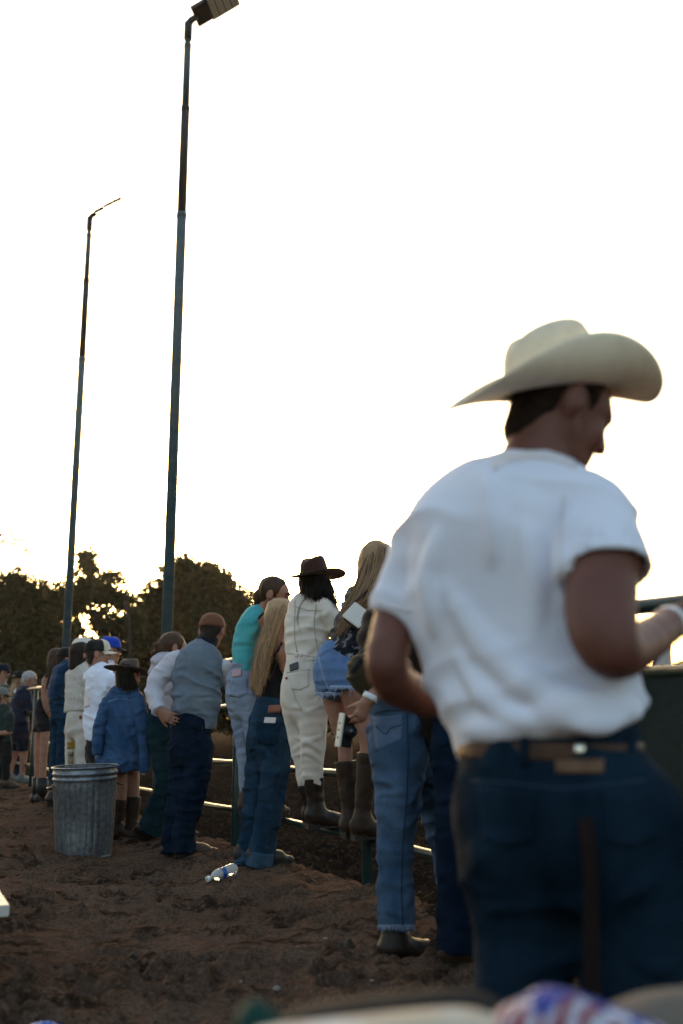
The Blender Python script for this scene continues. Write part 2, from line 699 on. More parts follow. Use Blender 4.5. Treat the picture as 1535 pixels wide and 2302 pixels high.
# ------------------------------------------------------------------ ground: one sheet of dirt to the horizon
def dirt_material():
    m = bpy.data.materials.new('dirt')
    m.use_nodes = True
    N, L = m.node_tree.nodes, m.node_tree.links
    b = N['Principled BSDF']
    b.inputs['Roughness'].default_value = 1
    b.inputs['Specular IOR Level'].default_value = 0
    tc = N.new('ShaderNodeTexCoord')

    def noise(scale, detail, lo, hi, stretch=(1, 1, 1)):
        mp = N.new('ShaderNodeMapping'); mp.inputs['Scale'].default_value = stretch
        L.new(tc.outputs['Object'], mp.inputs[0])
        z = N.new('ShaderNodeTexNoise'); z.inputs['Scale'].default_value = scale; z.inputs['Detail'].default_value = detail; z.inputs['Roughness'].default_value = .65
        L.new(mp.outputs[0], z.inputs['Vector'])
        r = N.new('ShaderNodeMapRange'); r.inputs[1].default_value, r.inputs[2].default_value = lo, hi
        L.new(z.outputs[0], r.inputs[0])
        return r.outputs[0], z.outputs[0]

    def mix(f, a, c, mode='MIX'):
        x = N.new('ShaderNodeMix'); x.data_type = 'RGBA'; x.blend_type = mode
        L.new(f, x.inputs[0])
        for k, v in ((6, a), (7, c)):
            if isinstance(v, tuple):
                x.inputs[k].default_value = (*v, 1)
            else:
                L.new(v, x.inputs[k])
        return x.outputs[2]
    n1, _ = noise(1.1, 6, .36, .66)
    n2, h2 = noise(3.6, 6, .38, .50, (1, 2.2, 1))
    n3, h3 = noise(70, 4, .3, .7)
    n4, h4 = noise(23, 4, .50, .62)
    c = mix(n1, (.086, .054, .037), (.158, .102, .071))
    c = mix(n2, (.022, .015, .010), c)  # dark patches: footprint shade painted into the colour, along with damp soil
    c = mix(n4, c, (.132, .086, .060))
    c = mix(n3, mix(n3, (.046, .029, .020), c), c)
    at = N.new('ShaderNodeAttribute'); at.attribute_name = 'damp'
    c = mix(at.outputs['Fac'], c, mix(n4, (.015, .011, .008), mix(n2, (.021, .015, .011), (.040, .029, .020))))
    L.new(c, b.inputs['Base Color'])
    bp = N.new('ShaderNodeBump'); bp.inputs['Strength'].default_value = .55; bp.inputs['Distance'].default_value = .010
    L.new(h3, bp.inputs['Height'])
    b2 = N.new('ShaderNodeBump'); b2.inputs['Strength'].default_value = .9; b2.inputs['Distance'].default_value = .035
    L.new(h4, b2.inputs['Height'])
    L.new(b2.outputs[0], bp.inputs['Normal'])
    L.new(bp.outputs[0], b.inputs['Normal'])
    return m
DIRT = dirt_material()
ang = np.concatenate([np.linspace(-40, 40, 340), np.linspace(44, 316, 60)])
rad = np.concatenate([np.linspace(.3, 1.9, 8), np.geomspace(2.0, 24, 430), np.geomspace(26, 3500, 40)])
A, RR = np.meshgrid(np.radians(ang), rad)
GX, GY = np.sin(A) * RR, np.cos(A) * RR
GZ = ground_z(GX, GY)
nr, na = GX.shape
gv = np.stack([GX, GY, GZ], -1).reshape(-1, 3)
ii, jj = np.meshgrid(np.arange(nr - 1), np.arange(na), indexing='ij')
j2 = (jj + 1) % na
gf = np.stack([ii * na + jj, ii * na + j2, (ii + 1) * na + j2, (ii + 1) * na + jj], -1).reshape(-1, 4)[:, ::-1]
cen = len(gv)
gv = np.vstack([gv, [[0, 0, 0]]])
gfl = gf.tolist() + [[cen, (j + 1) % na, j] for j in range(na)]
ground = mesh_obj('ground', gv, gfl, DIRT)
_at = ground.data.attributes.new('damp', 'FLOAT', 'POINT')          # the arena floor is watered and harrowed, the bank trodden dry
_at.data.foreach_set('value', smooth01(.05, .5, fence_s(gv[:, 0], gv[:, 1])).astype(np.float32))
ground['kind'] = 'structure'

def clod_mesh(seed, r):
    g = np.random.default_rng(seed)
    t = (1 + 5 ** .5) / 2
    v = np.array([(-1, t, 0), (1, t, 0), (-1, -t, 0), (1, -t, 0), (0, -1, t), (0, 1, t), (0, -1, -t), (0, 1, -t), (t, 0, -1), (t, 0, 1), (-t, 0, -1), (-t, 0, 1)]) / 1.9
    f = [(0, 11, 5), (0, 5, 1), (0, 1, 7), (0, 7, 10), (0, 10, 11), (1, 5, 9), (5, 11, 4), (11, 10, 2), (10, 7, 6), (7, 1, 8), (3, 9, 4), (3, 4, 2), (3, 2, 6), (3, 6, 8), (3, 8, 9), (4, 9, 5), (2, 4, 11), (6, 2, 10), (8, 6, 7), (9, 8, 1)]
    return v * r * g.uniform(.6, 1.25, (12, 1)) * np.array([1.2, 1, .6]), f

CL = MB()
_g = np.random.default_rng(8)
cx, cy, cr = [], [], []
for i in range(4200):
    y = 2.4 + 12 * _g.random() ** 1.7
    x = (-.40 + .72 * _g.random()) * y
    s = fence_s(x, y)
    if vnoise(np.array([[x * 1.3, y * 1.3, 0]]), 77)[0] < -.15 + .35 * _g.random() and s < .1:
        continue
    cx.append(x); cy.append(y); cr.append(_g.uniform(.004, .011) * (1.9 if _g.random() < .07 else 1) * (1.25 if s > .2 else 1))
cz = ground_z(np.array(cx), np.array(cy))
for i in range(len(cx)):
    v, f = clod_mesh(i % 60, cr[i])
    a = _g.uniform(0, 6.28)
    M = np.array([[math.cos(a), -math.sin(a), 0], [math.sin(a), math.cos(a), 0], [0, 0, 1]])
    CL.add(v @ M.T + np.array([cx[i], cy[i], cz[i] + cr[i] * .15]), f)
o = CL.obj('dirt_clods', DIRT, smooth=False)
o['kind'] = 'stuff'
tag(o, 'loose crumbs and clods of brown dirt strewn over the trodden ground', 'dirt')

# ------------------------------------------------------------------ pipe fence
PIPE = mat('pipe_paint', (.010, .030, .031), .30, (.020, .042, .042), (5, 5, 5), 5, (.45, .75), bump=.12, bscale=90, spec=.35)
RAIL_Z = (.447, .772, 1.17, 1.49)
fence = thing('pipe_fence', 'dark green four-rail steel pipe fence the crowd leans on', 'fence', (*FA, BANK))
for t in range(-2, 9):
    q = fence_xy(t)
    b = MB()
    lean = .02 if t == 0 else 0
    b.tube([(q[0] + lean, q[1], -.3), (q[0] + lean * .5, q[1], .5), (q[0], q[1], RAIL_Z[3] + .02)], .029, 14)
    b.obj('post', PIPE, fence)
for zi, z in enumerate(RAIL_Z):
    b = MB()
    pts = []
    for i in range(67):
        t = -2.2 + i * 10.6 / 66
        q = fence_xy(t) + FN * (.05 if zi < 3 else 0)
        pts.append((q[0], q[1], z - .012 * math.sin(math.pi * (t % 1)) + .004 * math.sin(t * 3.1 + zi)))
    b.tube(pts, .027 if zi == 3 else .0225, 12)
    b.obj('rail', PIPE, fence)
# sheet panel fixed to the rails at the right, black shade sheet below
SHEET = mat('green_sheet', (.006, .016, .014), .7, (.010, .022, .019), (3, 3, 3), 4, bump=.1, bscale=12, spec=.35)
pa, pb = fence_at(1395, 1.0)[:2], fence_xy(-2.1)
pd = nrm(np.append(pb - pa, 0))
plen = np.linalg.norm(pb - pa)
pn = np.array([FN[0], FN[1], 0])
panel = thing('sheet_panel', 'dark green metal sheet wired to the fence beside the foreground man', 'panel', (*((pa + pb) / 2), .2))
b = MB()
mid = np.append((pa + pb) / 2, 0)
b.box(mid + pn * .01 + np.array([0, 0, .965]), (plen / 2, .006, .265), (pd, pn, (0, 0, 1)))
bevel(b.obj('sheet', SHEET, panel, False), .003)
b = MB()
b.tube([np.append(pa, 1.243) + pn * .01, np.append(pb, 1.243) + pn * .01], .022, 10)
b.obj('edge_pipe', mat('edge_pipe', (.022, .040, .034), .5, (.03, .05, .04), (6, 6, 6)), panel)
b = MB()
b.box(mid + pn * .012 + np.array([0, 0, .43]), (plen / 2, .008, .255), (pd, pn, (0, 0, 1)))
bevel(b.obj('shade_sheet', mat('shade_black', (.008, .010, .011), .8, (.014, .015, .016), (4, 4, 4)), panel, False), .003)  # black sheet added to stand in for the shade below the panel
# plate hung on the low rail
q = fence_at(341, .66)
plate = MB()
plate.box(q + np.array([-FN[0], -FN[1], 0]) * .075, (.062, .006, .065), (np.append(FDN, 0), np.append(FN, 0), (0, 0, 1)))
plate.box(q + np.array([-FN[0], -FN[1], 0]) * .062 + np.array([0, 0, .075]), (.02, .012, .02), (np.append(FDN, 0), np.append(FN, 0), (0, 0, 1)))
tag(bevel(plate.obj('metal_plate', mat('dull_plate', (.10, .095, .085), .6, (.14, .13, .12), (9, 9, 9)), smooth=False, origin=q), .004),
    'small square grey metal plate hung on the fence behind the girl in blue denim', 'plate')

# ------------------------------------------------------------------ light poles
POLE = mat('pole_paint', (.035, .075, .095), .42, (.055, .095, .11), (3, 3, 9), 4, bump=.08, bscale=40, spec=.5)
POLE_D = mat('pole_dark', (.016, .020, .024), .5, (.03, .026, .026), (4, 4, 12), 4, spec=.4)
LAMPC = mat('lamp_housing', (.030, .024, .022), .45, (.045, .035, .03), (8, 8, 8))
LED = mat('led_panel', (.85, .78, .64), .35, (.88, .82, .70), (20, 20, 20), fine=(220, .25))
FIN = mat('lamp_fin', (.05, .06, .08), .4)

def light_pole(px, Y, py_steps, r0, head_yaw, head_pitch, label, turn=0., k_=1.):
    base = P(px[0], 1420, Y)
    zt = [P(px[1], y, Y)[2] for y in py_steps]
    x = base[0]
    t = thing('light_pole', label, 'light pole', (x, Y, -.06), 'floodlight poles in the arena')
    segs = [(-.3, zt[0], r0, r0 * .86, POLE), (zt[0] - .04, zt[1], r0 * .80, r0 * .74, POLE_D), (zt[1] - .04, zt[2], r0 * .66, r0 * .60, POLE), (zt[2] - .03, zt[3], r0 * .50, r0 * .48, POLE)]
    for (a, c, ra, rb, m) in segs:
        b = MB()
        b.tube([(x, Y, a), (x, Y, c - .03), (x, Y, c)], [ra, rb + (ra - rb) * .02, rb * .985], 20)
        b.obj('pole_section', m, t)
    for k, (zz, rr) in enumerate(((zt[0], r0 * .90), (zt[1], r0 * .77), (zt[2], r0 * .63))):
        b = MB()
        b.lathe([(rr * .8, -.05), (rr * 1.02, -.05), (rr * 1.02, .02), (rr * .7, .035)], 20, org=(x, Y, zz))
        b.obj('collar', (POLE, POLE_D, POLE)[k], t)
    # knuckle and head
    top = np.array([x, Y, zt[3]])
    f = np.array([math.cos(head_yaw), math.sin(head_yaw), 0])
    f3 = nrm(f * math.cos(head_pitch) + np.array([0, 0, math.sin(head_pitch)]))
    side = nrm(np.cross((0, 0, 1), f))
    up = np.cross(f3, side)
    if turn:
        side, up = side * math.cos(turn) + up * math.sin(turn), up * math.cos(turn) - side * math.sin(turn)
    b = MB()
    b.tube([top - (0, 0, .16), top + (0, 0, .10)], r0 * .72, 14)
    b.tube([top + (0, 0, .08), top + (0, 0, .12) + f3 * .04, top + (0, 0, .13) + f3 * .14], [r0 * .66, r0 * .6, r0 * .5], 12)
    for sx in (-1, 1):
        for dz in (-.07, .03):
            b.tube([top + np.array([0, 0, dz]) - side * .0, top + np.array([0, 0, dz]) + side * sx * r0 * .95], .012, 6)
    b.obj('knuckle', POLE_D, t)
    c0 = top + np.array([0, 0, .14]) + f3 * .10
    M = (f3 * k_, side * k_, up * k_)
    b = MB()
    b.box(c0 + f3 * .13 * k_, (.13, .19, .036), M)
    hs = bevel(b.obj('driver_box', LAMPC, t, False), .012)
    b = MB()
    b.box(c0 + f3 * .50 * k_ + up * .012, (.25, .25, .026), M)
    body = bevel(b.obj('housing', LAMPC, t, False), .02, 3)
    for k in range(4):
        b = MB()
        b.box(c0 + f3 * (.325 + .117 * k) * k_ - up * .017 * k_, (.052, .215, .006), M)
        bevel(b.obj('led_module', LED, body, False), .003)
    for k in range(7):
        b = MB()
        b.box(c0 + f3 * (.28 + .074 * k) * k_ + up * .05 * k_, (.006, .22, .022), M)
        b.obj('cooling_fin', FIN, body, False)
    return t

light_pole((375, 400), 12.4, (482, 243, 102, 66), .074, R(-8), R(29), 'taller near pole with a floodlight cut by the top of the frame', turn=R(-4), k_=.9)
light_pole((150, 180), 17.6, (806, 630, 528, 500), .074, R(0), R(29), 'farther thin light pole at the left with its floodlight seen edge-on', turn=R(22), k_=.78)

# ------------------------------------------------------------------ trees
BARK = mat('bark', (.030, .022, .016), .9, (.05, .038, .028), (3, 3, 12), 5, bump=.6, bscale=18)
LEAF_A = mat('leaf_oak', (.034, .034, .011), .6, island=(.075, .062, .018), trans=.5, spec=.25)
LEAF_B = mat('leaf_pepper', (.026, .034, .011), .6, island=(.062, .060, .018), trans=.5, spec=.25)
LEAF_C = mat('leaf_far', (.016, .022, .009), .7, island=(.028, .033, .012), trans=.2, spec=.2)

def leaves(parent, name, m, pts, size, droop, seed, flat=.0):
    g = np.random.default_rng(seed)
    n = len(pts)
    d = g.normal(size=(n, 3))
    d[:, 2] = d[:, 2] * .7 - droop
    d /= np.linalg.norm(d, axis=1)[:, None]
    w = np.cross(d, g.normal(size=(n, 3)))
    w /= np.linalg.norm(w, axis=1)[:, None]
    L = size * g.uniform(.6, 1.5, (n, 1))
    W = L * g.uniform(.28, .5, (n, 1)) * (1 - .55 * min(droop, 1))
    v = np.stack([pts - d * L, pts + w * W, pts + d * L, pts - w * W], 1).reshape(-1, 3)
    F = np.arange(4 * n).reshape(n, 4)
    return quick_mesh(name, v, F, m, parent)

def crown_points(blobs, dens, seed, shell=.75):
    """leaves gathered in twigs, twigs spread through the outer part of every lobe"""
    g = np.random.default_rng(seed)
    out = []
    for (c, r) in blobs:
        c, r = np.asarray(c, float), np.asarray(r, float)
        nt = int(dens * (r[0] * r[2]))
        d = g.normal(size=(nt, 3))
        d /= np.linalg.norm(d, axis=1)[:, None]
        rr = (shell + (1.08 - shell) * g.random((nt, 1)) ** .8)
        rr[g.random(nt) < .25] *= .65
        tw = c + d * rr * r
        tw += g.normal(size=tw.shape) * .08 * r
        k = 9
        p = np.repeat(tw, k, 0) + g.normal(size=(nt * k, 3)) * np.array([.20, .20, .16])
        out.append(p)
    return np.vstack(out)

def limb(b, a, c, r0, r1, g, n=6, wob=.06):
    pts = []
    a, c = np.asarray(a, float), np.asarray(c, float)
    L = np.linalg.norm(c - a)
    for i in range(n):
        t = i / (n - 1)
        pts.append(a + (c - a) * t + g.normal(size=3) * wob * L * math.sin(math.pi * t))
    b.tube(pts, [r0 + (r1 - r0) * i / (n - 1) for i in range(n)], 8)
    return pts

def tree(name, label, px, Y, lobes, m, dens, size, droop, seed, group='trees beyond the arena', trunk_r=.25, shell=.75, fill_k=1.):
    """lobes as (px, py, half-width px, half-height px, dy)"""
    g = np.random.default_rng(seed)
    base = P(px, 1600, Y)
    base = np.array([base[0], Y, -.1])
    t = thing(name, label, 'tree', base, group)
    blobs = []
    for (lx, ly, hw, hh, dy) in lobes:
        c = P(lx, ly, Y + dy)
        s = scale_at(c)
        blobs.append((c, (hw / s, max(hw / s * .9, .5), hh / s)))
    b = MB()
    cz = np.mean([c[2] for c, r in blobs])
    fork = base + np.array([g.normal() * .2, 0, max(1.2, cz * .35)])
    limb(b, base, fork, trunk_r, trunk_r * .75, g, 6, .03)
    for c, r in blobs:
        e = c + np.array([0, 0, -.1])
        pp = limb(b, fork, e, trunk_r * .5, .03, g, 7)
        for q in range(3):
            dd = g.normal(size=3)
            limb(b, pp[3 + q], c + nrm(dd) * np.array(r) * .85, .05, .012, g, 5)
    b.obj('trunk', BARK, t)
    inner = [(c, np.array(r) * .72) for c, r in blobs]
    fill = crown_points(inner, dens * fill_k, seed + 5, .15)[::4]
    o = leaves(t, 'crown', m, crown_points(blobs, dens, seed + 1, shell), size, droop, seed + 2)
    o['kind'] = 'stuff'
    if len(fill):
        o = leaves(t, 'inner_foliage', m, fill, size * 2.3, droop * .5, seed + 3)
        o['kind'] = 'stuff'
    return t

tree('oak_tree', 'dense rounded dark oak with sunlit top edge behind the right pole', 440, 52,
     [(430, 1345, 72, 78, 0), (380, 1370, 66, 70, -.5), (490, 1370, 66, 74, .5), (540, 1400, 52, 72, 0), (335, 1400, 50, 68, .4), (470, 1315, 45, 48, 1), (405, 1300, 40, 40, .2), (440, 1450, 130, 110, 0), (360, 1490, 70, 90, 0), (540, 1490, 60, 90, 0), (415, 1275, 22, 18, 0)],
     LEAF_A, 150, .15, .1, 3, fill_k=1.2)
tree('pepper_tree', 'feathery pepper tree with sunlit gaps between the two light poles', 235, 47,
     [(195, 1268, 26, 46, 0), (215, 1330, 46, 46, 0), (265, 1345, 42, 30, .5), (255, 1405, 34, 36, 0), (165, 1345, 40, 60, 0), (300, 1420, 30, 50, 0), (268, 1475, 44, 60, 0), (150, 1430, 40, 60, .3), (225, 1545, 70, 55, .3), (250, 1300, 30, 20, 0), (215, 1395, 24, 26, .4), (190, 1480, 36, 44, .2), (225, 1460, 30, 30, .5)],
     LEAF_B, 160, .14, .9, 14, shell=.45, fill_k=.9)
tree('willow_tree', 'broad drooping dark tree filling the left edge', 60, 44,
     [(20, 1345, 50, 60, 0), (70, 1350, 50, 55, 0), (115, 1350, 44, 52, .3), (-30, 1340, 50, 70, 0), (50, 1430, 90, 80, 0), (120, 1440, 50, 80, 0), (0, 1480, 80, 80, 0), (90, 1520, 80, 70, 0), (40, 1300, 18, 22, 0)],
     LEAF_B, 120, .15, .8, 25, shell=.6, fill_k=1.)
# a bare drooping tree against the sky at the far left
g_ = np.random.default_rng(4)
bt_base = P(-60, 1600, 42)
bt = thing('bare_tree', 'thin almost leafless arching twigs against the sky at far left', 'tree', (bt_base[0], 42, -.1), 'trees beyond the arena')
b = MB()
top = P(-40, 1260, 42)
limb(b, (bt_base[0], 42, -.1), top, .22, .1, g_)
tips = []
for (ex, ey, dxp, dyp) in ((50, 1175, 52, 1240), (20, 1200, 70, 1265), (45, 1225, 95, 1300), (-10, 1160, 30, 1230), (60, 1215, 80, 1290)):
    e1, e2 = P(ex, ey, 42), P(dxp, dyp, 42 + g_.normal())
    pts = [top, top + (e1 - top) * .5 + np.array([0, 0, .5]), e1, e1 + (e2 - e1) * .5 + np.array([.25, 0, .1]), e2]
    b.tube(pts, [.06, .045, .03, .02, .01], 6)
    for k in range(16):
        t0 = pts[2] + (pts[1] - pts[2]) * g_.random() if k < 6 else pts[3] + (pts[2 + 2 * (k % 2)] - pts[3]) * g_.random()
        tt = t0 + np.array([g_.normal() * .35, g_.normal() * .3, -g_.uniform(.3, 1.3)])
        b.tube([t0, (t0 + tt) / 2 + np.array([.12, 0, .1]), tt], [.014, .010, .006], 4)
        tips.append(t0 + (tt - t0) * g_.random((5, 1)))
b.obj('trunk', BARK, bt)
leaves(bt, 'crown', LEAF_B, np.vstack(tips), .075, 1., 6)
# dead branch standing between the crowns
db = MB()
e0, e1 = P(282, 1350, 46), P(298, 1288, 46)
limb(db, P(300, 1620, 46) * (1, 1, 0), e0, .16, .07, g_, 6, .02)
limb(db, e0, e1, .07, .02, g_, 5, .03)
limb(db, e0, P(300, 1330, 46), .04, .015, g_, 5, .05)
dt = thing('dead_tree', 'bare dead trunk tip poking up between two tree crowns', 'tree', (P(300, 1620, 46)[0], 46, 0), 'trees beyond the arena')
db.obj('trunk', BARK, dt)
# low hedge at the far end of the arena, and bushes beyond it at the right
hz = thing('hedge', 'long low dark hedge along the far end of the arena', 'hedge', (0, 40, 0))
hb = []
for i in range(46):
    pxx = -200 + i * 42
    top = 1545 - (22 if pxx < 620 else 0) + 10 * math.sin(i * 1.7)
    c = P(pxx, (top + 1640) / 2, 40 + (i % 3) * .6)
    s = scale_at(c)
    hb.append((c, (30 / s, .7, (1640 - top) / 2 / s)))
leaves(hz, 'foliage', LEAF_C, np.vstack([crown_points(hb, 200, 61, .3)]), .18, .2, 62)
for k, (bx, by, hw, hh) in enumerate(((1512, 1520, 16, 22), (1545, 1512, 18, 30), (1600, 1505, 40, 40))):
    tree('far_bush', ['small round bush tip above the green sheet at the right edge', 'darker bush tip cut by the right edge of the frame', 'bush outside the right edge of the frame'][k], bx, 45,
         [(bx, by, hw, hh, 0), (bx, by + 45, hw * 1.2, 45, 0)], LEAF_C, 160, .11, .1, 70 + k, 'bushes beyond the arena', .1)
# a white sign with a red disc far behind the sheet panel
sg = P(1489, 1478, 24)
s_ = scale_at(sg)
sign = thing('sign_board', 'pale upright board with a red disc, above the green sheet at right', 'sign', (sg[0], 24, 0))
b = MB(); b.box((sg[0], 24, sg[2] + .1), (19 / s_, .03, .55)); b.box((sg[0], 24.02, sg[2] / 2 - .2), (.05, .03, sg[2] / 2 + .1))
bevel(b.obj('board', mat('sign_pale', (.42, .38, .37), .7, (.5, .45, .43), (3, 3, 3)), sign, False), .01)
b = MB(); c = P(1489, 1501, 23.95)
b.v, b.f, b.m = [], [], []
b.add([(c[0], 23.95, c[2])] + [(c[0] + .075 * math.cos(a), 23.955, c[2] + .075 * math.sin(a)) for a in np.linspace(0, 6.2832, 25)[:-1]], [(0, 1 + i, 1 + (i + 1) % 24) for i in range(24)])
b.obj('disc', mat('sign_red', (.25, .02, .03), .6), sign)
b = MB(); c2 = P(1474, 1470, 23.9)
b.box(c2, (.035, .01, .45), ((.96, 0, -.28), (0, 1, 0), (.28, 0, .96)))
b.obj('ribbon', mat('sign_blue', (.05, .07, .16), .6), sign, False)

# ------------------------------------------------------------------ dusty evening air
hb_ = MB()
hb_.box((0, 45, 6.5), (70, 75, 9.5))
haze = hb_.obj('haze', None, smooth=False)
haze['kind'] = 'stuff'
tag(haze, 'thin dusty evening air over the whole arena', 'haze')
hm = bpy.data.materials.new('haze')
hm.use_nodes = True
for n_ in list(hm.node_tree.nodes):
    if n_.type == 'BSDF_PRINCIPLED':
        hm.node_tree.nodes.remove(n_)
pv = hm.node_tree.nodes.new('ShaderNodeVolumePrincipled')
pv.inputs['Color'].default_value = (.92, .86, .78, 1)
pv.inputs['Density'].default_value = .0002
pv.inputs['Anisotropy'].default_value = .55
hm.node_tree.links.new(pv.outputs[0], hm.node_tree.nodes['Material Output'].inputs['Volume'])
haze.data.materials.clear()
haze.data.materials.append(hm)
# ------------------------------------------------------------------ trash can
GALV = mat('galvanised', (.10, .12, .145), .42, (.21, .235, .27), (34, 34, 34), 5, (.3, .7), bump=.08, bscale=50, spec=.5, metal=.75)
tc_c = G(172, 1930)
tz = gz(tc_c[0], tc_c[1] + .2) + .004
TX, TY = tc_c[0], tc_c[1] + .2
can = thing('trash_can', 'dented galvanised steel trash can with vertical flutes', 'trash can', (TX, TY, tz))
can.rotation_euler = (R(1.0), R(-2.0), R(20))
ORIG[can.name] = np.zeros(3)
S_ = scale_at(tc_c)
r0, r1, hh = 61 / S_, 72 / S_, .612

def can_r(r, z, a):
    dent = .016 * math.exp(-((a - 4.2) / .5) ** 2 - ((z - .25) / .16) ** 2) + .010 * math.exp(-((a - 5.3) / .35) ** 2 - ((z - .45) / .12) ** 2)
    fl = 0.
    if .05 < z < hh - .11:
        e = min(1, (z - .05) / .03, (hh - .11 - z) / .03)
        fl = .0075 * e * (abs(math.sin(a * 14)) ** .5 - .5)
    return r * (1 + .025 * math.cos(2 * a + .6)) + fl - dent, z

def can_prof(z):
    return r0 + (r1 - r0) * z / hh
prof = [(can_prof(z), z) for z in np.linspace(0.012, hh - .1, 26)]
for z, dr in ((hh - .095, 0), (hh - .085, .006), (hh - .075, .006), (hh - .068, 0), (hh - .055, 0), (hh - .047, .006), (hh - .037, .006), (hh - .030, 0), (hh - .008, .001)):
    prof.append((can_prof(z) + dr, z))
b = MB()
b.lathe(prof, 168, fn=can_r)
inner = [(r - .004, z) for r, z in reversed(prof)]
b.lathe(inner + [(.02, .012)], 168, fn=can_r)
b.obj('can_body', GALV, can, origin=np.zeros(3))
b = MB()
rr = can_prof(hh)
b.lathe([(rr + .006 + .006 * math.cos(a), hh + .006 * math.sin(a)) for a in np.linspace(0, 2 * math.pi, 9)], 96, fn=can_r)
b.obj('rim', GALV, can, origin=np.zeros(3))
b = MB()
b.lathe([(r0 - .01, -.02), (r0 + .002, -.02), (r0 + .003, .012), (r0 - .004, .018)], 96)
b.obj('base_ring', GALV, can, origin=np.zeros(3))
for a0 in (R(178), R(-2)):
    b = MB()
    hz_ = hh - .125
    pts = []
    for k in range(9):
        a = a0 - .30 + .075 * k
        out = .012 + .036 * math.sin(math.pi * k / 8)
        rr2 = can_prof(hz_) + out
        pts.append((rr2 * math.cos(a), rr2 * math.sin(a), hz_ - .012 * math.sin(math.pi * k / 8)))
    b.tube(pts, .0055, 8)
    b.obj('handle', mat('handle_wire', (.05, .05, .055), .4, metal=.8), can, origin=np.zeros(3))

# ------------------------------------------------------------------ water bottle lying in the dirt
PET = bpy.data.materials.new('clear_plastic')
PET.use_nodes = True
pb_ = PET.node_tree.nodes['Principled BSDF']
pb_.inputs['Base Color'].default_value = (.92, .96, .98, 1)
pb_.inputs['Roughness'].default_value = .06
pb_.inputs['IOR'].default_value = 1.33
pb_.inputs['Transmission Weight'].default_value = .55
pb_.inputs['Specular IOR Level'].default_value = .9
bc = G(500, 1990)
bz = gz(bc[0], bc[1]) + .036
bottle = thing('water_bottle', 'half-crushed clear plastic water bottle with blue band lying on dirt', 'bottle', (bc[0], bc[1], bz))
d1 = nrm(P(534, 1958, bc[1] + .10) - P(467, 1985, bc[1] - .06))
s1 = nrm(np.cross((0, 0, 1), d1))
u1 = np.cross(d1, s1)

def bot(prof, name, m, n=28, fn=None):
    b = MB()
    b.lathe(prof, n, fn=fn, close=True)
    v = np.array(b.v)
    v = v[:, 2:3] * d1 + v[:, 0:1] * s1 + v[:, 1:2] * u1
    return mesh_obj(name, v, b.f, m, bottle, origin=np.zeros(3))

def crush(r, z, a):
    return r * (1 - .10 * math.exp(-(z / .03) ** 2) * (1 + math.cos(a * 2))) + .0012 * math.sin(z * 330), z
bot([(.012, -.100), (.0135, -.098), (.0135, -.080), (.022, -.070), (.031, -.050), (.033, -.035), (.032, -.02), (.030, 0), (.032, .02), (.0335, .045), (.033, .075), (.030, .092), (.018, .098)], 'bottle_shell', PET, 32, crush)
bot([(.010, -.118), (.0155, -.117), (.0155, -.100), (.010, -.099)], 'cap', mat('white_cap', (.75, .78, .8), .4))
bot([(.0325, -.018), (.0318, -.010), (.0312, 0), (.0322, .010), (.0325, .012)], 'label_band', mat('blue_label', (.015, .075, .35), .35, (.05, .16, .5), (60, 60, 60), 3, (.5, .56)), fn=lambda r, z, a: (crush(r, z, a)[0] + .0012, z))

# ------------------------------------------------------------------ white bench end at the left edge
bq = P(22, 2034, 3.75)
bench = thing('bench', 'corner of a white plank bench at the left edge', 'bench', (bq[0] - .4, 4.4, .1))
WHITE = mat('white_paint', (.56, .55, .50), .5, (.48, .47, .43), (4, 30, 4), 4, (.4, .7), bump=.1, bscale=40)
d_ = np.array([-.41, .91, 0])
n_ = np.array([-.91, -.41, 0])
for k in range(2):
    b = MB()
    b.box(np.array([bq[0], 3.75, bq[2] - .02]) + d_ * .85 + n_ * (.075 + .16 * k), (.85, .075, .02), (d_, n_, (0, 0, 1)))
    bevel(b.obj('seat_plank', WHITE, bench, False), .004)
for k in (.75, 1.55):
    for j in (.05, .27):
        b = MB()
        c = np.array([bq[0], 3.75, 0]) + d_ * k + n_ * j
        zb = bq[2] - .04
        g0 = float(ground_base(np.array([c[0]]), np.array([c[1]]))[0])
        b.box((c[0], c[1], (zb + g0) / 2), (.03, .03, (zb - g0) / 2 + .01), (d_, n_, (0, 0, 1)))
        bevel(b.obj('leg', WHITE, bench, False), .004)

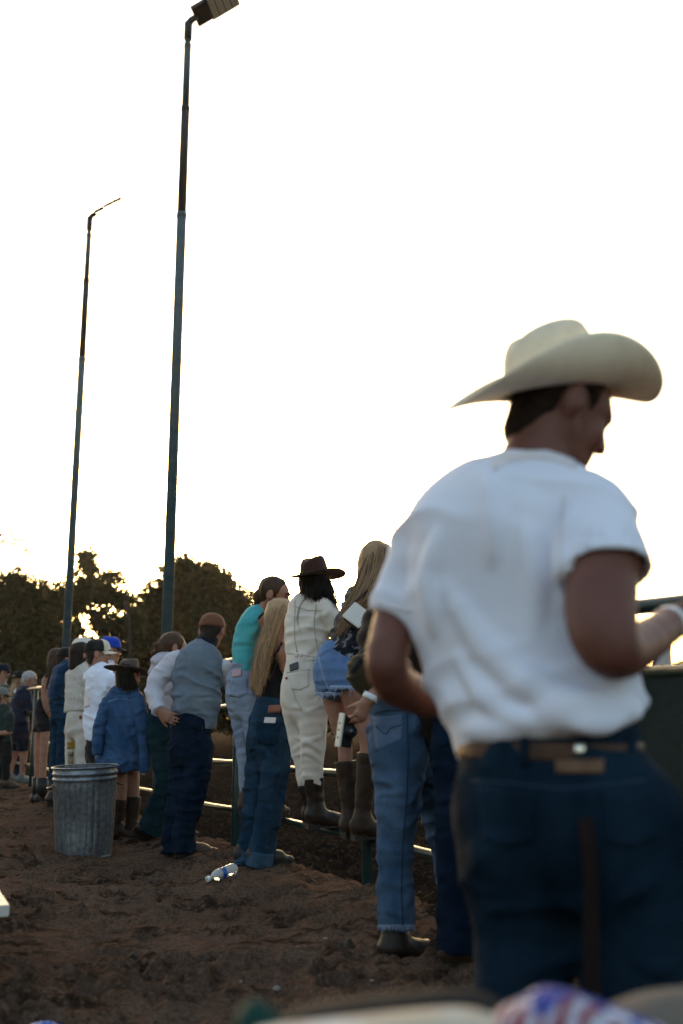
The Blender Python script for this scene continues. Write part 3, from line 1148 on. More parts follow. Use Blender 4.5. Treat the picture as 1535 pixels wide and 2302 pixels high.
# ------------------------------------------------------------------ pebbles, leaves and scraps one can pick out
STONE = mat('pebble', (.20, .17, .14), .9, (.28, .24, .20), (40, 40, 40))
for k, (px, py, r, lab) in enumerate(((622, 2238, .022, 'pale flat pebble beside the dark hat in front'), (541, 2224, .009, 'small pale chip left of the flat pebble'), (731, 2151, .012, 'pale pebble near the brown boot'), (836, 2243, .011, 'pebble behind the striped cloth'), (740, 1632, .0, ''))):
    if not r:
        continue
    c = G(px, py, .10)
    v, f = clod_mesh(900 + k, r)
    z = gz(c[0], c[1])
    o = mesh_obj('pebble', np.array(v) + (c[0], c[1], z + r * .3), f, STONE, origin=np.array([c[0], c[1], z]))
    o.modifiers.new('sub', 'SUBSURF').render_levels = 1
    tag(o, lab, 'pebble', 'pebbles on the dirt')
for k, (px, py, lab) in enumerate(((785, 2180, 'dark curled dry leaf standing on the dirt near the front'), (295, 2178, 'dark upright clod-like leaf alone on bare dirt at left'))):
    c = G(px, py, .08)
    z = gz(c[0], c[1])
    pts, nn = [], []
    for i in range(7):
        row, rn = [], []
        for j in range(5):
            u, v = i / 6, (j - 2) / 2
            w = math.sin(math.pi * (u * .85 + .08)) * .022
            row.append((c[0] + v * w, c[1] + .012 * v * v * 2 + .01 * math.sin(u * 3), z - .006 + u * .06 * (1 if k == 0 else .7)))
            rn.append((0, -1, .2))
        pts.append(row); nn.append(rn)
    b = MB(); b.slab(pts, nn, -.0015, .0015)
    tag(b.obj('dry_leaf', mat('dry_leaf', (.035, .026, .018), .8, (.06, .045, .03), (60, 60, 60)), origin=np.array([c[0], c[1], z])), lab, 'leaf', 'dry leaves on the dirt')
c = G(95, 2312, .11)
b = MB()
g2 = np.random.default_rng(3)
pts = [[(c[0] + (i - 3) * .016 + g2.normal() * .004, c[1] + (j - 3) * .02 + g2.normal() * .004, gz(c[0], c[1]) + .012 + abs(g2.normal()) * .012) for j in range(7)] for i in range(7)]
b.slab(pts, np.tile(np.array([0, 0, 1.]), (7, 7, 1)), -.001, .001)
tag(b.obj('paper_scrap', mat('blue_scrap', (.03, .10, .38), .5, (.05, .16, .5), (30, 30, 30)), origin=np.array([c[0], c[1], .1])), 'crumpled blue scrap on dirt at the bottom left edge', 'scrap')

# ------------------------------------------------------------------ table in front of the lens, heaped with merchandise
WOOD = mat('table_top', (.030, .026, .024), .7, (.05, .042, .036), (2, 14, 2), 5, bump=.15, bscale=30)
TZ = .715
table = thing('folding_table', 'dark tabletop at the bottom edge, mostly hidden under merchandise', 'table', (.55, .80, 0))
b = MB(); b.box((.62, .84, TZ - .02), (.70, .26, .02)); bevel(b.obj('tabletop', WOOD, table, False), .006)
for x in (.0, 1.24):
    for y in (.64, 1.04):
        b = MB(); b.tube([(x, y, 0), (x, y, TZ - .03)], .015, 10); b.obj('leg', POLE_D, table)

def heap(px_pts, Y, z0, name, m, label, cat, depth=.16, seed=0, wob=.008, tip=1.):
    """a soft folded thing: its skyline given in pixels, its back and front sloping down to the table"""
    g = np.random.default_rng(seed)
    top = [P(x, y, Y) for x, y in px_pts]
    n = len(top)
    rows = []
    for k, t in enumerate(np.linspace(-1, 1, 11)):
        row = []
        for p in top:
            h = max(p[2] - z0, .004) * (1 - abs(t) ** 2.2)
            row.append((p[0] + g.normal() * .002, Y + t * depth, z0 + .002 + h + wob * g.normal() * (1 - abs(t)) * .5))
        rows.append(row)
    rows = np.array(rows)
    b = MB()
    b.slab(rows, np.tile(np.array([0, 0, 1.]), (11, n, 1)), -.004, .003)
    o = b.obj(name, m, origin=np.array([top[n // 2][0], Y, z0]))
    s = o.modifiers.new('sub', 'SUBSURF'); s.levels = 1; s.render_levels = 2
    tag(o, label, cat)
    return o

def flag_material():
    m = bpy.data.materials.new('flag_print')
    m.use_nodes = True
    N, L = m.node_tree.nodes, m.node_tree.links
    b = N['Principled BSDF']; b.inputs['Roughness'].default_value = .8
    tc = N.new('ShaderNodeTexCoord')
    mp = N.new('ShaderNodeMapping'); mp.inputs['Rotation'].default_value = (0, 0, R(35)); mp.inputs['Scale'].default_value = (1, 1, 1)
    L.new(tc.outputs['Object'], mp.inputs[0])
    w = N.new('ShaderNodeTexWave'); w.wave_type = 'BANDS'; w.inputs['Scale'].default_value = 17; w.inputs['Distortion'].default_value = 3.5; w.inputs['Detail'].default_value = 1; w.inputs['Detail Scale'].default_value = 2
    L.new(mp.outputs[0], w.inputs['Vector'])
    r = N.new('ShaderNodeValToRGB'); r.color_ramp.interpolation = 'LINEAR'
    e = r.color_ramp.elements
    e[0].position = .42; e[0].color = (.20, .010, .016, 1); e[1].position = .52; e[1].color = (.44, .44, .52, 1)
    L.new(w.outputs[0], r.inputs[0])
    vo = N.new('ShaderNodeTexVoronoi'); vo.inputs['Scale'].default_value = 34
    L.new(tc.outputs['Object'], vo.inputs['Vector'])
    r2 = N.new('ShaderNodeValToRGB'); e = r2.color_ramp.elements
    e[0].position = .22; e[0].color = (.7, .7, .75, 1); e[1].position = .3; e[1].color = (.015, .035, .26, 1)
    L.new(vo.outputs['Distance'], r2.inputs[0])
    nz = N.new('ShaderNodeTexNoise'); nz.inputs['Scale'].default_value = 9
    L.new(tc.outputs['Object'], nz.inputs['Vector'])
    mr = N.new('ShaderNodeMapRange'); mr.inputs[1].default_value, mr.inputs[2].default_value = .47, .50
    L.new(nz.outputs[0], mr.inputs[0])
    mx = N.new('ShaderNodeMix'); mx.data_type = 'RGBA'
    L.new(mr.outputs[0], mx.inputs[0]); L.new(r.outputs[0], mx.inputs[6]); L.new(r2.outputs[0], mx.inputs[7])
    L.new(mx.outputs[2], b.inputs['Base Color'])
    return m

heap([(1110, 2300), (1140, 2280), (1185, 2248), (1228, 2226), (1265, 2230), (1310, 2250), (1360, 2272), (1420, 2290), (1480, 2314), (1520, 2340)], 1.02, TZ, 'bandana', flag_material(),
     'crumpled bandana printed with red and white stripes and blue patches', 'bandana', .10, 1)
heap([(1330, 2300), (1380, 2268), (1440, 2246), (1500, 2232), (1570, 2226), (1640, 2240)], 1.16, TZ, 'folded_cloth', mat('beige_cloth', (.15, .12, .095), .9, (.19, .16, .13), (8, 8, 8), bump=.2, bscale=90),
     'beige folded cloth at the bottom right corner', 'cloth', .08, 2, .004)
heap([(560, 2330), (640, 2318), (720, 2308), (820, 2296), (900, 2284), (980, 2280), (1060, 2282), (1120, 2300)], .97, TZ, 'folded_shirt', mat('cream_cloth', (.62, .50, .36), .9, (.7, .66, .6), (14, 14, 14), 4, (.45, .6), bump=.2, bscale=90),
     'cream folded shirt in front of the striped bandana at the bottom', 'shirt', .07, 3, .004)
heap([(525, 2300), (545, 2268), (570, 2252), (600, 2260), (630, 2290), (650, 2330)], 1.01, TZ, 'cap', mat('teal_cloth', (.003, .030, .024), .85, (.006, .042, .034), (20, 20, 20)),
     'teal green cap front at the bottom edge left of the black hat', 'cap', .05, 4, .003)

heap([(600, 2320), (640, 2288), (700, 2268), (780, 2258), (860, 2248), (940, 2238), (1010, 2233), (1070, 2238), (1120, 2256), (1150, 2290)], 1.10, TZ, 'black_hat', mat('black_felt', (.008, .008, .009), .9, (.014, .013, .014), (20, 20, 20), bump=.1, bscale=200),
     'black felt hat lying behind the cream shirt on the table', 'hat', .09, 6, .001)
# ------------------------------------------------------------------ people
SKIN = mat('skin', (.36, .18, .125), .55, (.29, .135, .09), (14, 14, 14), 4, bump=.08, bscale=140, spec=.35)
SKIN_T = mat('skin_tan', (.165, .066, .048), .55, (.13, .049, .035), (14, 14, 14), 4, bump=.08, bscale=140, spec=.35)
EYE = mat('eye_dark', (.012, .009, .008), .3)
BROW = mat('eyebrow', (.02, .013, .010), .8)
LIP = mat('lip', (.30, .11, .09), .5)

def rot_axis(v, k, a):
    v, k = np.asarray(v, float), nrm(k)
    return v * math.cos(a) + np.cross(k, v) * math.sin(a) + k * np.dot(k, v) * (1 - math.cos(a))

def facing(yaw, pitch=0., roll=0.):
    """right, forward, up; yaw turns from straight away (+Y) towards the right (+X), pitch looks up"""
    f = np.array([math.sin(yaw) * math.cos(pitch), math.cos(yaw) * math.cos(pitch), math.sin(pitch)])
    r = np.array([math.cos(yaw), -math.sin(yaw), 0])
    u = np.cross(r, f)
    if roll:
        r, u = rot_axis(r, f, roll), rot_axis(u, f, roll)
    return r, f, u

class Person:
    def __init__(s, label, px, Y, vox=.008, yaw=35, skin=None, z=BANK, group='spectators along the fence'):
        base = P(px, 1700, Y)
        s.org = np.array([base[0], Y, z])
        s.e = thing('person', label, 'person', s.org, group)
        s.Y, s.vox, s.yaw = Y, vox, R(yaw)
        s.skin = skin or SKIN
        s.parts = {}                                   # garment -> list of (kind, args)
        s.body = []
        s.fields = {}
        s.pts = []
        s.post = {}
        s.heads = None

    def p(s, q):
        """(px, py, half-width px, dy) or an explicit world point ('w', x, y, z, r)"""
        if q[0] == 'w':
            return np.array(q[1:4], float), q[4]
        dy = q[3] if len(q) > 3 else 0.
        w = P(q[0], q[1], s.Y + dy)
        return w, q[2] / scale_at(w)

    def ch(s, g, pts, ratio=1., yaw=None, flat=(0, 0), skin=True, k=.03, shrink=.019, ex=2., body=True):
        """a limb or trunk: cross-sections given by their seen centre and half-width"""
        yaw = s.yaw if yaw is None else R(yaw)
        r = facing(yaw)[0]
        secs = []
        for q in pts:
            c, hw = s.p(q)
            if ratio != 1.:
                w = hw / math.sqrt(math.cos(yaw) ** 2 + (ratio * math.sin(yaw)) ** 2)
                secs.append((c, (w, w * ratio)))
            else:
                secs.append((c, (hw, hw)))
            s.pts.append(c)
        it = (secs, r, k, flat)
        if g != 'skin':
            s.parts.setdefault(g, []).append(('c', it))
            if skin:
                s.body.append(('c', (secs, r, .012, flat), -shrink))
        else:
            s.body.append(('c', (secs, r, min(k, .014), flat), 0.))
        return s

    def blob(s, g, c, r, axes=None, k=.02, op='u'):
        c = s.p(c)[0] if len(c) > 3 or c[0] == 'w' else np.asarray(c)
        it = ('e', (c, r, axes, k, op))
        (s.body if g == 'skin' else s.parts.setdefault(g, [])).append(it if g != 'skin' else (*it, 0.))
        s.pts.append(np.asarray(c))
        return s

    def cap(s, g, a, b, ra, rb, u=None, k=.012, op='u', flat=(0, 0)):
        if g == 'skin':
            s.body.append(('x', (np.asarray(a), np.asarray(b), ra, rb, u, k, op, flat), 0.))
        else:
            s.parts.setdefault(g, []).append(('x', (np.asarray(a), np.asarray(b), ra, rb, u, k, op, flat)))
        s.pts += [np.asarray(a), np.asarray(b)]
        return s

    # ---- head in its own frame
    def head(s, px, py, dy=0., yaw=None, pitch=0, roll=0, sc=1., neck=None, nr=.054, face=True):
        yaw = s.yaw if yaw is None else R(yaw)
        c = P(px, py, s.Y + dy)
        r, f, u = facing(yaw, R(pitch), R(roll))
        s.hf = (c, r, f, u, sc)
        H = lambda x, y, z: c + (r * x + f * y + u * z) * sc
        M = (r, f, u)
        B = lambda p, rad, k=.02, op='u': s.blob('skin', p, tuple(q * sc for q in rad), M, k, op)
        B(H(0, -.012, .035), (.074, .097, .084))
        s.cap('skin', H(0, .040, .03), H(0, .050, -.070), (.060 * sc, .050 * sc), (.040 * sc, .040 * sc), r, .02)
        for x in (-1, 1):
            s.cap('skin', H(x * .050, -.002, -.045), H(x * .012, .062, -.092), .020 * sc, .018 * sc, None, .02)
            B(H(x * .085, -.016, -.006), (.015, .025, .037), .006)
            B(H(x * .097, -.006, .000), (.008, .011, .018), .005, 'c')
            B(H(x * .032, .098, .008), (.016, .014, .010), .012, 'c')
            s.cap('skin', H(x * .013, .093, .030), H(x * .044, .074, .028), .011 * sc, .010 * sc, None, .012)
            B(H(x * .012, .098, -.032), (.009, .011, .008), .008)
            B(H(x * .038, .070, -.028), (.022, .020, .022), .02)
        s.cap('skin', H(0, .088, .022), H(0, .110, -.026), .009 * sc, .0125 * sc, None, .010)
        B(H(0, .078, -.100), (.019, .017, .016), .015)
        s.cap('skin', H(-.017, .088, -.060), H(.017, .088, -.060), .0085 * sc, .0085 * sc, None, .006)
        s.cap('skin', H(-.014, .086, -.073), H(.014, .086, -.073), .0085 * sc, .0085 * sc, None, .006)
        nb = s.p(neck)[0] if neck is not None else H(0, -.05, -.2)
        s.cap('skin', H(0, -.022, -.03), nb, nr * sc, nr * 1.06 * sc, None, .03)
        s.face = face
        return s

    def hp(s, x, y, z):
        c, r, f, u, sc = s.hf
        return c + (r * x + f * y + u * z) * sc

    # ---- hand: palm, four fingers, thumb
    def hand(s, wrist, dirn, palm, side=1, curl=.5, L=1., thumb=.7, spread=.03, curls=None, tcurl=.3, rf=1.):
        w = s.p(wrist)[0] if not isinstance(wrist, np.ndarray) else wrist
        d = nrm(dirn)
        n = nrm(np.asarray(palm, float) - d * np.dot(palm, d))
        t = np.cross(d, n) * side
        s.cap('skin', w, w + d * .030 * L, (.027 * L, .021 * L), (.034 * L, .016 * L), t, .015)
        s.cap('skin', w + d * .025 * L, w + d * .085 * L, (.036 * L, .0150 * L), (.041 * L, .0125 * L), t, .010)
        lens = (.072, .080, .074, .058)
        tips = []
        for i in range(4):
            b = w + d * (.086 - .004 * abs(i - 1)) * L + t * (.030 - .0200 * i) * L
            dd = nrm(d + t * (1.5 - i) * spread)
            cu = curls[i] if curls else curl
            r0 = .0092 * L * rf
            for q, (fl, fa) in enumerate(((.46, .8), (.30, 1.1), (.24, .7))):
                dd = nrm(rot_axis(dd, np.cross(d, n), cu * fa))
                e = b + dd * lens[i] * fl * L
                s.cap('skin', b, e, r0, r0 * .93, None, .005)
                b, r0 = e, r0 * .93
            tips.append(b)
        b = w + d * .028 * L + t * .026 * L
        dd = nrm(d * .75 + t * thumb + n * tcurl)
        e = b + dd * .045 * L
        s.cap('skin', b, e, .0135 * L, .0105 * L, None, .010)
        dd2 = nrm(dd * .8 + d * .5 + n * tcurl)
        s.cap('skin', e, e + dd2 * .036 * L, .0105 * L, .0085 * L, None, .005)
        return tips

    # ---- folds in cloth
    def folds(s, g, amp=.005, axis=(0, 0, 1), fa=16, fb=4, seed=0, mask=None, warp=.05):
        a = nrm(axis)
        b = nrm(np.cross(a, (.3, 1, .2)))
        c = np.cross(a, b)
        org = s.org

        def fn(p):
            q = p - org
            wv = vnoise(q * 5.1, seed + 50) * warp
            co = np.stack([(q @ a + wv + .35 * (q @ b)) * fa, (q @ b) * fb, (q @ c) * fb], 1)
            n1 = vnoise(co, seed)
            n2 = vnoise(co * 1.9 + 7.7, seed + 3)
            r = (1 - np.abs(n1)) ** 3 * 1.5 - .45 + .5 * n2 + .6 * vnoise(q * 4.3, seed + 9)
            m = 1 if mask is None else mask(p)
            return 1.35 * amp * r * m
        s.post.setdefault(g, []).append(fn)
        return s

    def build_field(s, items, vox, posts=(), pad=.05, body=False):
        lo = np.full(3, 9e9); hi = -lo
        for it in items:
            k, a = it[0], it[1]
            if k == 'e':
                m = max(a[1]); lo = np.minimum(lo, a[0] - m); hi = np.maximum(hi, a[0] + m)
            elif k == 'c':
                for c_, w_ in a[0]:
                    lo = np.minimum(lo, c_ - max(w_)); hi = np.maximum(hi, c_ + max(w_))
            else:
                m = max(np.max(a[2]), np.max(a[3]))
                lo = np.minimum(lo, np.minimum(a[0], a[1]) - m); hi = np.maximum(hi, np.maximum(a[0], a[1]) + m)
        F = Field(lo - pad, hi + pad, vox)
        late = []
        for it in items:
            k, a = it[0], it[1]
            off = it[2] if len(it) > 2 else 0.
            if (k == 'e' and a[4] == 'c') or (k == 'x' and a[6] == 'c'):
                late.append(it)
                continue
            if k == 'c':
                F.chain(a[0], a[1], a[2], a[3], off)
            elif k == 'x':
                F.ecap(a[0], a[1], a[2], a[3], a[4], a[5], a[6], a[7])
            else:
                F.ell(a[0], a[1], a[2], a[3], a[4])
        for fn in posts:
            F.band(fn)
        for it in late:
            k, a = it[0], it[1]
            if k == 'x':
                F.ecap(a[0], a[1], a[2], a[3], a[4], a[5], 'c', a[7])
            else:
                F.ell(a[0], a[1], a[2], a[3], 'c')
        return F

    def make_body(s, vox=None):
        F = s.build_field(s.body, vox or s.vox, body=True)
        s.fields['skin'] = F
        v, f = F.mesh()
        o = quick_mesh('body', v, f, s.skin, s.e)
        s.bo = o
        if s.heads is None and getattr(s, 'face', False):
            for x in (-1, 1):
                b = MB()
                b.lathe([(.0001, -.0001)] + [(.009 * math.sin(a), -.005 * math.cos(a)) for a in np.linspace(.2, 2.9, 7)], 10)
                M = np.array(s.hf[1:4])
                v = np.array(b.v)[:, [0, 2, 1]] * s.hf[4] * (1.4, 1, .8)
                mesh_obj('eye', v @ M + s.hp(x * .032, .088, .008), b.f, EYE, s.e)
                b = MB()
                b.tube([s.hp(x * .015, .101, .032), s.hp(x * .032, .098, .038), s.hp(x * .050, .080, .030)], [.005, .0055, .003], 6)
                b.obj('eyebrow', BROW, s.e)
        return o

    def garment(s, g, name, m, vox=None, extra=None, parent=None):
        F = s.build_field(s.parts[g], vox or s.vox, s.post.get(g, ()))
        if extra:
            extra(F)
        s.fields[g] = F
        v, f = F.mesh()
        return quick_mesh(name, v, f, m, parent or s.e)

    # ---- sheets lying on a garment: pockets, bands, patches
    def patch(s, g, quad, name, m, parent=None, n=(9, 9), thick=.003, sink=.004, fn=None):
        tl, tr, br, bl = [np.array(q, float) for q in quad]
        U, V = np.meshgrid(np.linspace(0, 1, n[1]), np.linspace(0, 1, n[0]))
        if fn:
            U2, V2 = fn(U, V)
        else:
            U2, V2 = U, V
        Q = (tl * (1 - U2)[..., None] + tr * U2[..., None]) * (1 - V2)[..., None] + (bl * (1 - U2)[..., None] + br * U2[..., None]) * V2[..., None]
        return s._sheet(g, Q, name, m, parent, thick, sink)

    def strip(s, g, line, w, name, m, parent=None, thick=.0025, n=14, sink=.004, nw=3):
        line = np.array(line, float)
        d = np.r_[0, np.cumsum(np.linalg.norm(np.diff(line, axis=0), axis=1))]
        t = np.linspace(0, d[-1], n)
        c = np.stack([np.interp(t, d, line[:, 0]), np.interp(t, d, line[:, 1])], 1)
        tg = np.gradient(c, axis=0)
        tg /= np.linalg.norm(tg, axis=1)[:, None]
        nn = np.stack([-tg[:, 1], tg[:, 0]], 1)
        Q = c[:, None, :] + nn[:, None, :] * (np.linspace(-.5, .5, nw) * w)[None, :, None]
        return s._sheet(g, Q, name, m, parent, thick, sink)

    def _sheet(s, g, Q, name, m, parent, thick, sink):
        F = s.fields[g]
        W = F.hit(Q[..., 0], Q[..., 1])
        bad = np.isnan(W[..., 0])
        if bad.all():
            print('patch missed', name)
            return None
        if bad.any():                                   # fill misses from the nearest hit at the same depth
            good = np.argwhere(~bad)
            for i, j in np.argwhere(bad):
                a = good[np.argmin(((good - (i, j)) ** 2).sum(1))]
                W[i, j] = P(Q[i, j, 0], Q[i, j, 1], W[a[0], a[1], 1])
        NN = F.grad(W)
        b = MB()
        b.slab(W, NN, -sink, thick)
        return b.obj(name, m, parent or s.e)

    # ---- headgear
    def hat(s, m, crown=(.080, .098), h=.115, brim=.095, curl=.05, dip=.015, base=.045, dent=.03, tilt=0., band=None, flare=1., taper=.84, pinch=.35, name='hat', roll=0., bw=1., curl_p=2.0, seg=72, cf=0.):
        c, r, f, u, sc = s.hf
        if tilt:
            f, u = rot_axis(f, r, R(tilt)), rot_axis(u, r, R(tilt))
        if roll:
            r, u = rot_axis(r, f, R(roll)), rot_axis(u, f, R(roll))
        T = lambda x, y, z: c + r * x + f * y + u * (z + base)
        rows = []
        for z in np.linspace(0, 1, 12):
            rows.append(((1 - (1 - taper) * z ** 1.3) * (1 - .10 * z ** 7), z * h))
        rows += [(taper * .84, h * 1.035), (taper * .76, h * 1.06), (taper * .65, h * 1.07), (taper * .50, h * 1.068), (taper * .34, h * 1.065), (taper * .17, h * 1.065), (.01, h * 1.065)]
        b = MB()
        v = []
        n = seg
        for (k, z) in rows:
            for j in range(n):
                a = 2 * math.pi * j / n
                x, y = crown[0] * k * math.cos(a), (crown[1] * k * math.sin(a)) - .012
                zz = z
                top = max(0, (z - h * .5) / (h * .5))
                zz -= dent * top * math.exp(-(x / (crown[0] * .40)) ** 2) * (.75 + .35 * y / crown[1])
                fr = max(0, y / crown[1])
                x *= 1 - pinch * top * fr ** 1.5
                zz += .012 * top * (y / crown[1]) - .006 * top * (y / crown[1]) ** 2
                v.append(T(x, y, zz))
        F = [(i * n + j, i * n + (j + 1) % n, (i + 1) * n + (j + 1) % n, (i + 1) * n + j) for i in range(len(rows) - 1) for j in range(n)]
        b.add(v, F)
        nb = 12
        pts = []
        for i in range(nb + 1):
            t = i / nb
            for j in range(n):
                a = 2 * math.pi * j / n
                sx, sy = math.cos(a), math.sin(a)
                ww = brim * (1 + (bw - 1) * abs(sx) ** 2) * (1 + .10 * (abs(sy) ** 3))
                rx, ry = crown[0] * 1.0 + ww * t, crown[1] * 1.0 + ww * t
                up_ = curl * (1 + cf * sy) * (abs(sx) ** curl_p) * t ** 1.6 - dip * (abs(sy) ** 2) * t ** 1.3
                pull = 1 - .55 * curl / max(brim, .01) * (abs(sx) ** curl_p) * t ** 2 * .6
                pts.append(T(rx * sx * (pull if pull > .55 else .55), ry * sy * flare ** t - .012, up_))
        F = [(i * n + j, i * n + (j + 1) % n, (i + 1) * n + (j + 1) % n, (i + 1) * n + j) for i in range(nb) for j in range(n)]
        b.add(pts, F)
        o = b.obj(name, m, s.e)
        md = o.modifiers.new('thick', 'SOLIDIFY'); md.thickness = .0035; md.offset = 0
        if band is not None:
            bb = MB()
            rings = []
            for z in (.002, .012, .022):
                k = 1 - (1 - taper) * (z / h) ** 1.3
                rings.append([T((crown[0] * k + .004) * math.cos(a), (crown[1] * k + .004) * math.sin(a) - .012, z) for a in np.linspace(0, 2 * math.pi, n + 1)])
            bb.grid(rings)
            q = bb.obj('hat_band', band, o)
            md = q.modifiers.new('thick', 'SOLIDIFY'); md.thickness = .003; md.offset = 0
        return o

    def ballcap(s, m, front=None, visor=None, base=.022, size=(.091, .111, .108), tilt=0., back=False, vlen=.075, name='cap', button=True):
        c, r, f, u, sc = s.hf
        if tilt:
            f, u = rot_axis(f, r, R(tilt)), rot_axis(u, r, R(tilt))
        T = lambda x, y, z: c + (r * x + f * y + u * (z + base)) * sc
        n, rows = 48, 12
        b = MB()
        v = []
        for i in range(rows + 1):
            th = (math.pi / 2) * i / rows
            for j in range(n):
                a = 2 * math.pi * j / n
                x, y, z = size[0] * math.cos(a) * math.cos(th) ** .66, size[1] * math.sin(a) * math.cos(th) ** .66 - .010, size[2] * math.sin(th)
                if y > 0:
                    z += .012 * (y / size[1]) * math.sin(th * 2)
                seam = .004 * abs(math.sin(a * 3)) ** .3
                v.append(T(x * (1 + seam * 6), y * (1 + seam * 6), z))
        F, mi = [], []
        for i in range(rows):
            for j in range(n):
                F.append((i * n + j, i * n + (j + 1) % n, (i + 1) * n + (j + 1) % n, (i + 1) * n + j))
                a = 2 * math.pi * (j + .5) / n
                mi.append(1 if (front is not None and math.sin(a) > .50) else 0)
        o = mesh_obj(name, v, F, [m, front or m], s.e, True, None, mi)
        md = o.modifiers.new('thick', 'SOLIDIFY'); md.thickness = .004; md.offset = 0
        rows_ = []
        sg = -1 if back else 1
        for t in np.linspace(0, 1, 8):
            row = []
            for q in np.linspace(-1, 1, 17):
                a = q * 1.12
                x = size[0] * math.sin(a)
                y0 = size[1] * math.cos(a) - .010 - .004
                y = y0 + vlen * t * math.cos(q * 1.45) ** .6
                row.append(T(x * (1 - .04 * t), sg * y, .004 - .014 * t - .016 * q * q * (.4 + t)))
            rows_.append(row)
        bb = MB(); bb.grid(rows_)
        vo = bb.obj('visor', visor or m, o)
        md = vo.modifiers.new('thick', 'SOLIDIFY'); md.thickness = .004; md.offset = 0
        if button:
            q = MB(); q.lathe([(.0001, .004), (.006, .002), (.007, -.004)], 10)
            vv = np.array(q.v)
            mesh_obj('button', T(0, -.010, size[2] + .002) + (vv[:, :1] * r + vv[:, 1:2] * f + vv[:, 2:] * u), q.f, m, o)
        return o

    # ---- hair
    def haircap(s, m, style='short', extra=(), vox=None, name='hair', back=-.06, ears=False, fit=0.):
        """a shell of hair over the skull; extra: (kind, args) solids added to it"""
        c, r, f, u, sc = s.hf
        its = [('e', (s.hp(0, -.018, .038), tuple((q - fit) * sc for q in (.083, .104, .090)), (r, f, u), .02, 'u'))]
        its += [('x', (s.hp(0, -.045, .02), s.hp(0, -.058, back), (.072 * sc, .055 * sc), (.052 * sc, .040 * sc), r, .03, 'u', (0, 0)))]
        its += list(extra)
        its += [('x', (s.hp(0, .085, .035), s.hp(0, .10, -.12), (.075 * sc, .060 * sc), (.085 * sc, .080 * sc), r, .012, 'c', (0, 0)))]
        if ears:
            for x in (-1, 1):
                its += [('e', (s.hp(x * .088, .004, -.012), tuple(q * sc for q in (.030, .036, .046)), (r, f, u), .008, 'c'))]
        org = s.org

        def streak(p):
            q = p - org
            return .0035 * vnoise(np.stack([q @ r * 90, q @ f * 60, q @ u * 12], 1), 5) + .004 * vnoise(q * 28, 8)
        F = s.build_field(its, vox or s.vox, (streak,))
        v, fc = F.mesh()
        return quick_mesh(name, v, fc, m, s.e)

    def strands(s, guides, n, m, w=(.004, .008), jit=.012, name='hair_strands', seed=1, parent=None, steps=12, end=(.75, 1.05), depth=.02, wave=0.):
        """locks following guide lines; guides: lists of (px, py, dy) or world arrays, ordered side by side"""
        g = np.random.default_rng(seed)
        G_ = []
        for gd in guides:
            pts = np.array([P(q[0], q[1], s.Y + q[2]) if len(q) == 3 and not isinstance(q, np.ndarray) else q for q in gd])
            d = np.r_[0, np.cumsum(np.linalg.norm(np.diff(pts, axis=0), axis=1))]
            t = np.linspace(0, d[-1], steps)
            # smooth resample
            cc = np.stack([np.interp(t, d, pts[:, i]) for i in range(3)], 1)
            for _ in range(3):
                cc[1:-1] = (cc[:-2] + 2 * cc[1:-1] + cc[2:]) / 4
            G_.append(cc)
        G_ = np.array(G_)
        b = MB()
        for i in range(n):
            x = g.random() * (len(G_) - 1)
            k = min(int(x), len(G_) - 2)
            t = x - k
            c = G_[k] * (1 - t) + G_[k + 1] * t
            L = int(steps * g.uniform(*end))
            L = max(5, min(L, steps))
            c = c[:L].copy()
            prog = np.linspace(0, 1, L)[:, None]
            off = g.normal(size=3) * jit
            off2 = g.normal(size=3) * jit
            c += off * (.35 + .65 * prog) + off2 * np.sin(prog * math.pi * g.uniform(.8, 2.2)) * .7
            c[:, 1] += (g.random() - .5) * depth
            if wave:
                c[:, 0] += wave * np.sin(prog[:, 0] * 14 + g.random() * 6) * prog[:, 0]
            wd = g.uniform(*w) * .62
            rr = wd * np.clip(np.minimum(.55 + 3 * prog[:, 0], 1.25 - .95 * prog[:, 0] ** 3), .12, 1)
            b.tube(c, list(rr), 4, flat=(0, 1, 0), aspect=.5, caps=False)
        o = b.obj(name, m, parent or s.e)
        o['kind'] = 'stuff'
        return o

    # ---- boots and shoes
    def boot(s, ankle, toe, top, m, hw=.043, shaft=None, sole=None, heel=.035, vox=None, pointed=True, name='boot', zsole=None, shaft_w=(.05, .062), tip=.022):
        """ankle, toe, top: world points; sole plane below"""
        a, t = np.asarray(ankle, float), np.asarray(toe, float)
        d = nrm((t - a) * (1, 1, .0) + np.array([0, 0, (t - a)[2] * .0]))
        zs = zsole if zsole is not None else min(a[2] - .07, t[2] - .02)
        side = np.cross(d, (0, 0, 1))
        Ln = np.linalg.norm((t - a)[:2])
        it = []
        hl = np.array([a[0], a[1], zs + .045 + heel * .6]) - d * .035
        ball = np.array([a[0], a[1], zs + .034]) + d * Ln * .58
        tp = np.array([a[0], a[1], zs + .022 + .006]) + d * (Ln - .015)
        it.append(('x', (hl, ball, (hw * .80, .042), (hw, .034), side, .03, 'u', (0, 0))))
        it.append(('x', (ball, tp, (hw, .032), (tip if pointed else hw * .72, .018 if pointed else .022), side, .03, 'u', (0, 0))))
        it.append(('x', (a + np.array([0, 0, -.02]), ball + np.array([0, 0, .015]), (.040, .040), (.032, .022), side, .04, 'u', (0, 0))))
        it.append(('x', (hl, a + d * -.01, (.036, .036), (shaft_w[0] * .9, shaft_w[0] * .95), side, .04, 'u', (0, 0))))
        if top is not None:
            it.append(('x', (a - d * .01, np.asarray(top, float), (shaft_w[0] * .9, shaft_w[0]), (shaft_w[1] * .95, shaft_w[1]), side, .03, 'u', (0, 1))))
        org = s.org

        def wr(p):
            q = p - org
            return .003 * vnoise(q * np.array([14, 14, 34]), 3) + .002 * vnoise(q * 50, 9)
        F = s.build_field(it, vox or min(s.vox, .007), (wr,))
